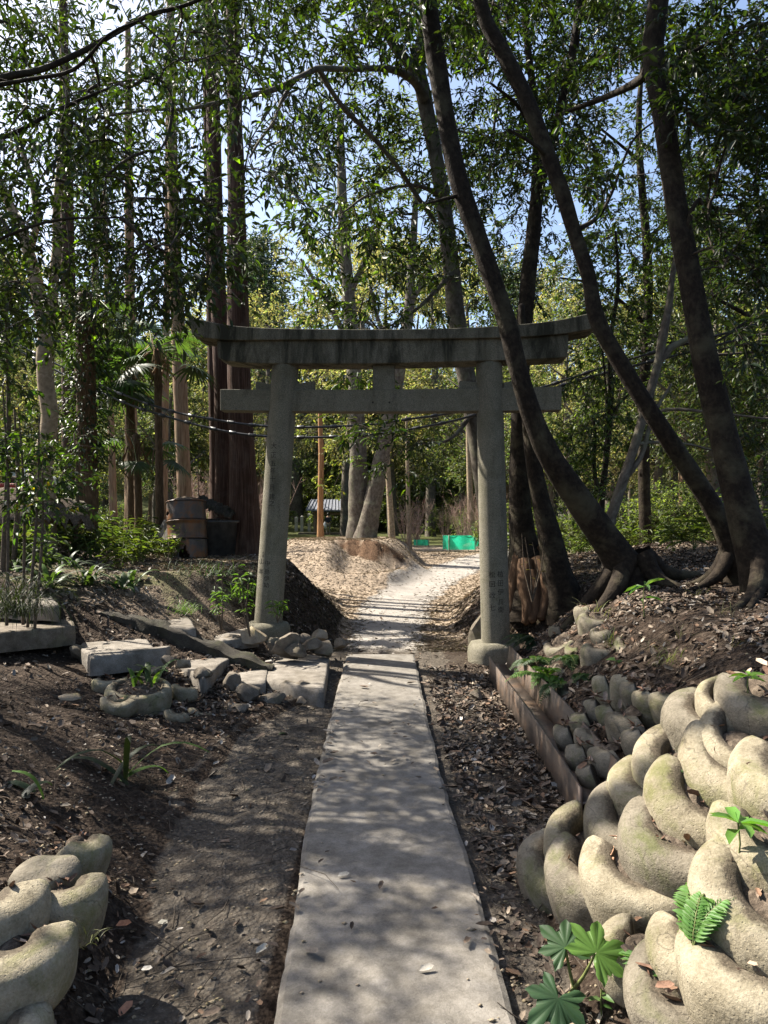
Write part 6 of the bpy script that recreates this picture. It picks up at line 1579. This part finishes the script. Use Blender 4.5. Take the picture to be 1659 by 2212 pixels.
# ---------------------------------------------------------------- litter
def scatter(n, fn, rng):
    X = []; 
    while len(X) < n:
        m = 20000; y = 1.2+rng.random(m)**1.4*12; x = rng.uniform(-1, 1, m)*(y*.62+.3); w = fn(x, y); k = rng.random(m) < w; X += list(zip(x[k], y[k]))
    return np.array(X[:n])
def dens(x, y):
    w = np.zeros(len(x)); r = x-xb_r(y); l = -(x-xb_l(y))
    w = np.where(r > .0, np.where(y < 3.4, .12, np.where(y < 5.8, .28, .5)), w); w = np.where((r > .85), 1., w); w = np.where((r <= 0)*(x > .42)*(y > 1.2)*(y < 7.5), np.where(y > 3.1, .8, .25), w)
    w = np.where(l > 0, np.where(y < 5.5, .16, .5), w); w = np.where((l <= 0)*(x < -.42), .035, w)
    w = np.where((np.abs(x) < .42), np.where(np.abs(x) > .33, .07, .012), w); w = np.where((y > 8)*(r < 0)*(l < 0), .02, w); return w*np.clip(.6+1.3*n2(x, y, 1.4, 77), .1, 1.3)
rng = np.random.default_rng(8)
S = scatter(46000, dens, rng); x, y = S[:, 0], S[:, 1]; z = ground_h(x, y); onp = (np.abs(x) < .41)*(y < 7.9)*(y > .35); z = np.where(onp, .042, z)
e = .03; gx = (ground_h(x+e, y)-ground_h(x-e, y))/(2*e); gy = (ground_h(x, y+e)-ground_h(x, y-e))/(2*e); gx[onp] = 0; gy[onp] = 0
nrm = unit(np.stack([-gx, -gy, np.ones(len(x))], 1)+rng.normal(0, .42, (len(x), 3))*np.where(onp, .15, 1)[:, None])
dv = unit(np.cross(nrm, rdir(len(x), rng))); L = np.clip(np.exp(rng.normal(-3.3, .4, len(x))), .015, .09)*np.clip(.45+y*.14, .6, 1)
V, F, k = leaves(np.stack([x, y, z+.006+.008*rng.random(len(x))], 1)-dv*L[:, None]/2, dv, nrm, L, L*rng.uniform(.4, .6, len(x)), 'curl')
cols = np.array([(.12, .088, .064), (.17, .135, .1), (.07, .05, .036), (.21, .18, .145), (.14, .085, .052), (.27, .245, .215)])
cc = cols[rng.choice(6, len(x), p=[.3, .2, .25, .1, .1, .05])]*np.exp(rng.normal(0, .25, (len(x), 1)))
ex = []
for (c_, A_, R_, b_, z_) in RINGS:
    q = 26 if R_ > .2 else 10; a_ = rng.uniform(0, 2*PI, q); r_ = (R_-b_*.6)*np.sqrt(rng.random(q))*1.05
    ex.append(np.stack([np.cos(a_)*r_, np.sin(a_)*r_, z_+.024+.008*rng.random(q)], 1)@A_.T+c_)
ex = np.vstack(ex); n2_ = len(ex); L2 = np.clip(np.exp(rng.normal(-3.3, .35, n2_)), .015, .06); nr2 = unit(np.array([0, 0, 1.])+rng.normal(0, .5, (n2_, 3)))
V2, F2, k2 = leaves(ex, unit(np.cross(nr2, rdir(n2_, rng))), nr2, L2, L2*rng.uniform(.25, .55, n2_), 'curl')
F = np.vstack([F, F2+len(V)]); V = np.vstack([V, V2]); cc = np.vstack([cc, np.array([(.22, .13, .08), (.15, .085, .055), (.3, .22, .16)])[rng.choice(3, n2_)]*np.exp(rng.normal(0, .25, (n2_, 1)))])
o = obj('leaf_litter', V, F, M['litter'], col=np.repeat(cc, k, 0), smooth=False); tag(o, 'brown fallen leaves scattered over the soil banks', 'leaf litter', kind='stuff')
# twigs
S = scatter(1500, lambda x, y: np.where(np.abs(x) < .42, .01, np.where(x > .42, .6, .35)), rng); x, y = S[:, 0], S[:, 1]; z = ground_h(x, y); a = rng.uniform(0, 2*PI, len(x)); L = rng.uniform(.05, .3, len(x))
on = (np.abs(x) < .41)*(y < 7.9); z = np.where(on, .044, z); dvx, dvy = np.cos(a)*L, np.sin(a)*L
p0 = np.stack([x, y, z+.012], 1); x1, y1 = x+dvx, y+dvy; p2 = np.stack([x1, y1, np.where((np.abs(x1) < .41)*(y1 < 7.9), .05, ground_h(x1, y1)+.014)], 1); pm = (p0+p2)/2+np.stack([rng.normal(0, .012, len(x)), rng.normal(0, .012, len(x)), .012+0*x], 1)
V, F = thin_tubes(np.stack([p0, pm, p2], 1), rng.uniform(.0012, .004, len(x)), rng.uniform(.0008, .002, len(x)), 4)
o = obj('twig_litter', V, F, M['twig'], uv=V[:, :2]*3); tag(o, 'thin dry twigs scattered over the soil', 'twig litter', kind='stuff')
# pebbles in the dirt
S = scatter(5000, lambda x, y: np.where(np.abs(x) < .42, np.where(np.abs(x) > .3, .12, .02), np.where((x > xb_l(y)-.8)*(x < xb_r(y)+.3), .6, .15)), rng); x, y = S[:, 0], S[:, 1]; z = np.where((np.abs(x) < .4)*(y < 7.9), .041, ground_h(x, y))
T_ = np.array([[1, 0, 0], [-1, 0, 0], [0, 1, 0], [0, -1, 0], [0, 0, 1], [0, 0, -1]], float); TF = np.array([[0, 2, 4], [2, 1, 4], [1, 3, 4], [3, 0, 4], [2, 0, 5], [1, 2, 5], [3, 1, 5], [0, 3, 5]])
sz = rng.uniform(.003, .011, len(x)); V = (T_[None]*(1+rng.normal(0, .25, (len(x), 6, 1))))*sz[:, None, None]*np.array([1.2, 1, .6])+np.stack([x, y, z+sz*.2], 1)[:, None]
F = (TF[None]+(np.arange(len(x))*6)[:, None, None]).reshape(-1, 3); o = obj('pebbles', V.reshape(-1, 3), F, M['rocklight']); tag(o, 'small pebbles and crumbs in the dirt', 'pebbles', kind='stuff')
# dry straw on the banks and mound beyond the gate
m = 120000; y = 8.4+rng.random(m)**1.3*18; x = rng.uniform(-1, 1, m)*(3.2+.22*(y-8)); off = np.abs(x-path_mid(y))/path_half(y); k = (off > 1.05+.3*rng.normal(size=m))|(rng.random(m) < .03); x, y = x[k], y[k]; z = ground_h(x, y); n = len(x)
gx = (ground_h(x+.06, y)-ground_h(x-.06, y))/.12; gy = (ground_h(x, y+.06)-ground_h(x, y-.06))/.12; nr = unit(np.stack([-gx, -gy, np.ones(n)], 1)); d = unit(np.cross(nr, rdir(n, rng)))+nr*rng.uniform(-.05, .5, n)[:, None]+np.array([0, 0, -.12])
L = rng.uniform(.03, .1, n); V, F, k = leaves(np.stack([x, y, z], 1), d, nr+rng.normal(0, .3, (n, 3)), L, .002+.0002*y*rng.random(n), 'diamond')
dk = sst(.6, 1., np.hypot(gx, gy))*(y < 13); c = np.array([(.3, .25, .18), (.22, .18, .125), (.41, .355, .27), (.24, .22, .11)])[rng.choice(4, n, p=[.4, .3, .2, .1])]*np.exp(rng.normal(0, .25, (n, 1)))*(1-.55*dk[:, None])
o = obj('dry_grass', V, F, M['straw'], col=np.repeat(c, k, 0), smooth=False); tag(o, 'dry straw and dead grass on the mound and banks beyond the gate', 'dry grass', kind='stuff')
# a few leaves lying alone on the bare dirt
def lone(u, v, L, col, lab, z=.0, rz=0.):
    p = on_z(u, v, z+.01); p = np.array([p[0], p[1], gz(p[0], p[1])+.012 if abs(p[0]) > .42 else .046]); d = np.array([[math.cos(rz), math.sin(rz), .05]])
    V, F, k = leaves(p[None], d, np.array([[.15, -.25, 1]]), np.array([L]), np.array([L*.5]), 'curl'); o = obj('fallen_leaf', V, F, M['litter'], loc=p, col=np.tile(np.array(col), (len(V), 1)), smooth=False); tag(o, lab, 'fallen leaf')
lone(255, 2010, .06, (.42, .2, .11), 'orange-brown leaf lying on the dark dirt right of the left rings'); lone(262, 2170, .06, (.45, .22, .13), 'orange-brown leaf nearest the bottom edge of the picture', rz=1.2)
lone(345, 1975, .05, (.35, .33, .27), 'pale grey-green leaf on the dirt halfway between the left rings and the path', rz=-.4); lone(555, 2040, .055, (.4, .37, .3), 'pale curled leaf near the left edge of the concrete path', rz=.8)
lone(310, 2075, .04, (.5, .47, .42), 'small whitish leaf curled up on the dirt'); lone(905, 2085, .05, (.36, .33, .28), 'pale leaf lying on the concrete path near its right side', .04, .3); lone(730, 1885, .05, (.3, .28, .24), 'greyish leaf lying on the middle of the concrete path', .04, .2)
# ---------------------------------------------------------------- light, air, camera
w = bpy.data.worlds.new('World'); sc.world = w; w.use_nodes = True; nt = w.node_tree
sky = nt.nodes.new('ShaderNodeTexSky'); sky.sky_type = 'NISHITA'; sky.sun_disc = False
sky.sun_elevation = SUN_EL; sky.sun_rotation = -SUN_AZ; sky.altitude = 100; sky.air_density = 1.0; sky.dust_density = 3.0; sky.ozone_density = 1.5
bg = nt.nodes['Background']; nt.links.new(sky.outputs[0], bg.inputs[0]); bg.inputs[1].default_value = .082
ld = bpy.data.lights.new('sun', 'SUN'); ld.energy = 5.0; ld.angle = math.radians(.5); ld.color = (1, .93, .82)
lo = bpy.data.objects.new('sun', ld); C.objects.link(lo); lo.rotation_euler = Vector(tuple(-SUN)).to_track_quat('-Z', 'Y').to_euler(); lo.location = (-8, 8, 14)
cd = bpy.data.cameras.new('camera'); cam = bpy.data.objects.new('camera', cd); C.objects.link(cam)
cam.location = (0, 0, CAM_Z); cam.rotation_euler = (PI/2+TH, 0, 0)
cd.sensor_fit = 'VERTICAL'; cd.sensor_height = 34.6; cd.lens = F_PX*34.6/2212; cd.clip_start = .05; cd.clip_end = 2000
sc.camera = cam
sc.view_settings.view_transform = 'Standard'; sc.view_settings.look = 'None'; sc.view_settings.exposure = EXPO; sc.view_settings.gamma = 1
sc.cycles.use_denoising = True; sc.cycles.max_bounces = 8; sc.cycles.diffuse_bounces = 4; sc.cycles.transmission_bounces = 6; sc.cycles.transparent_max_bounces = 8
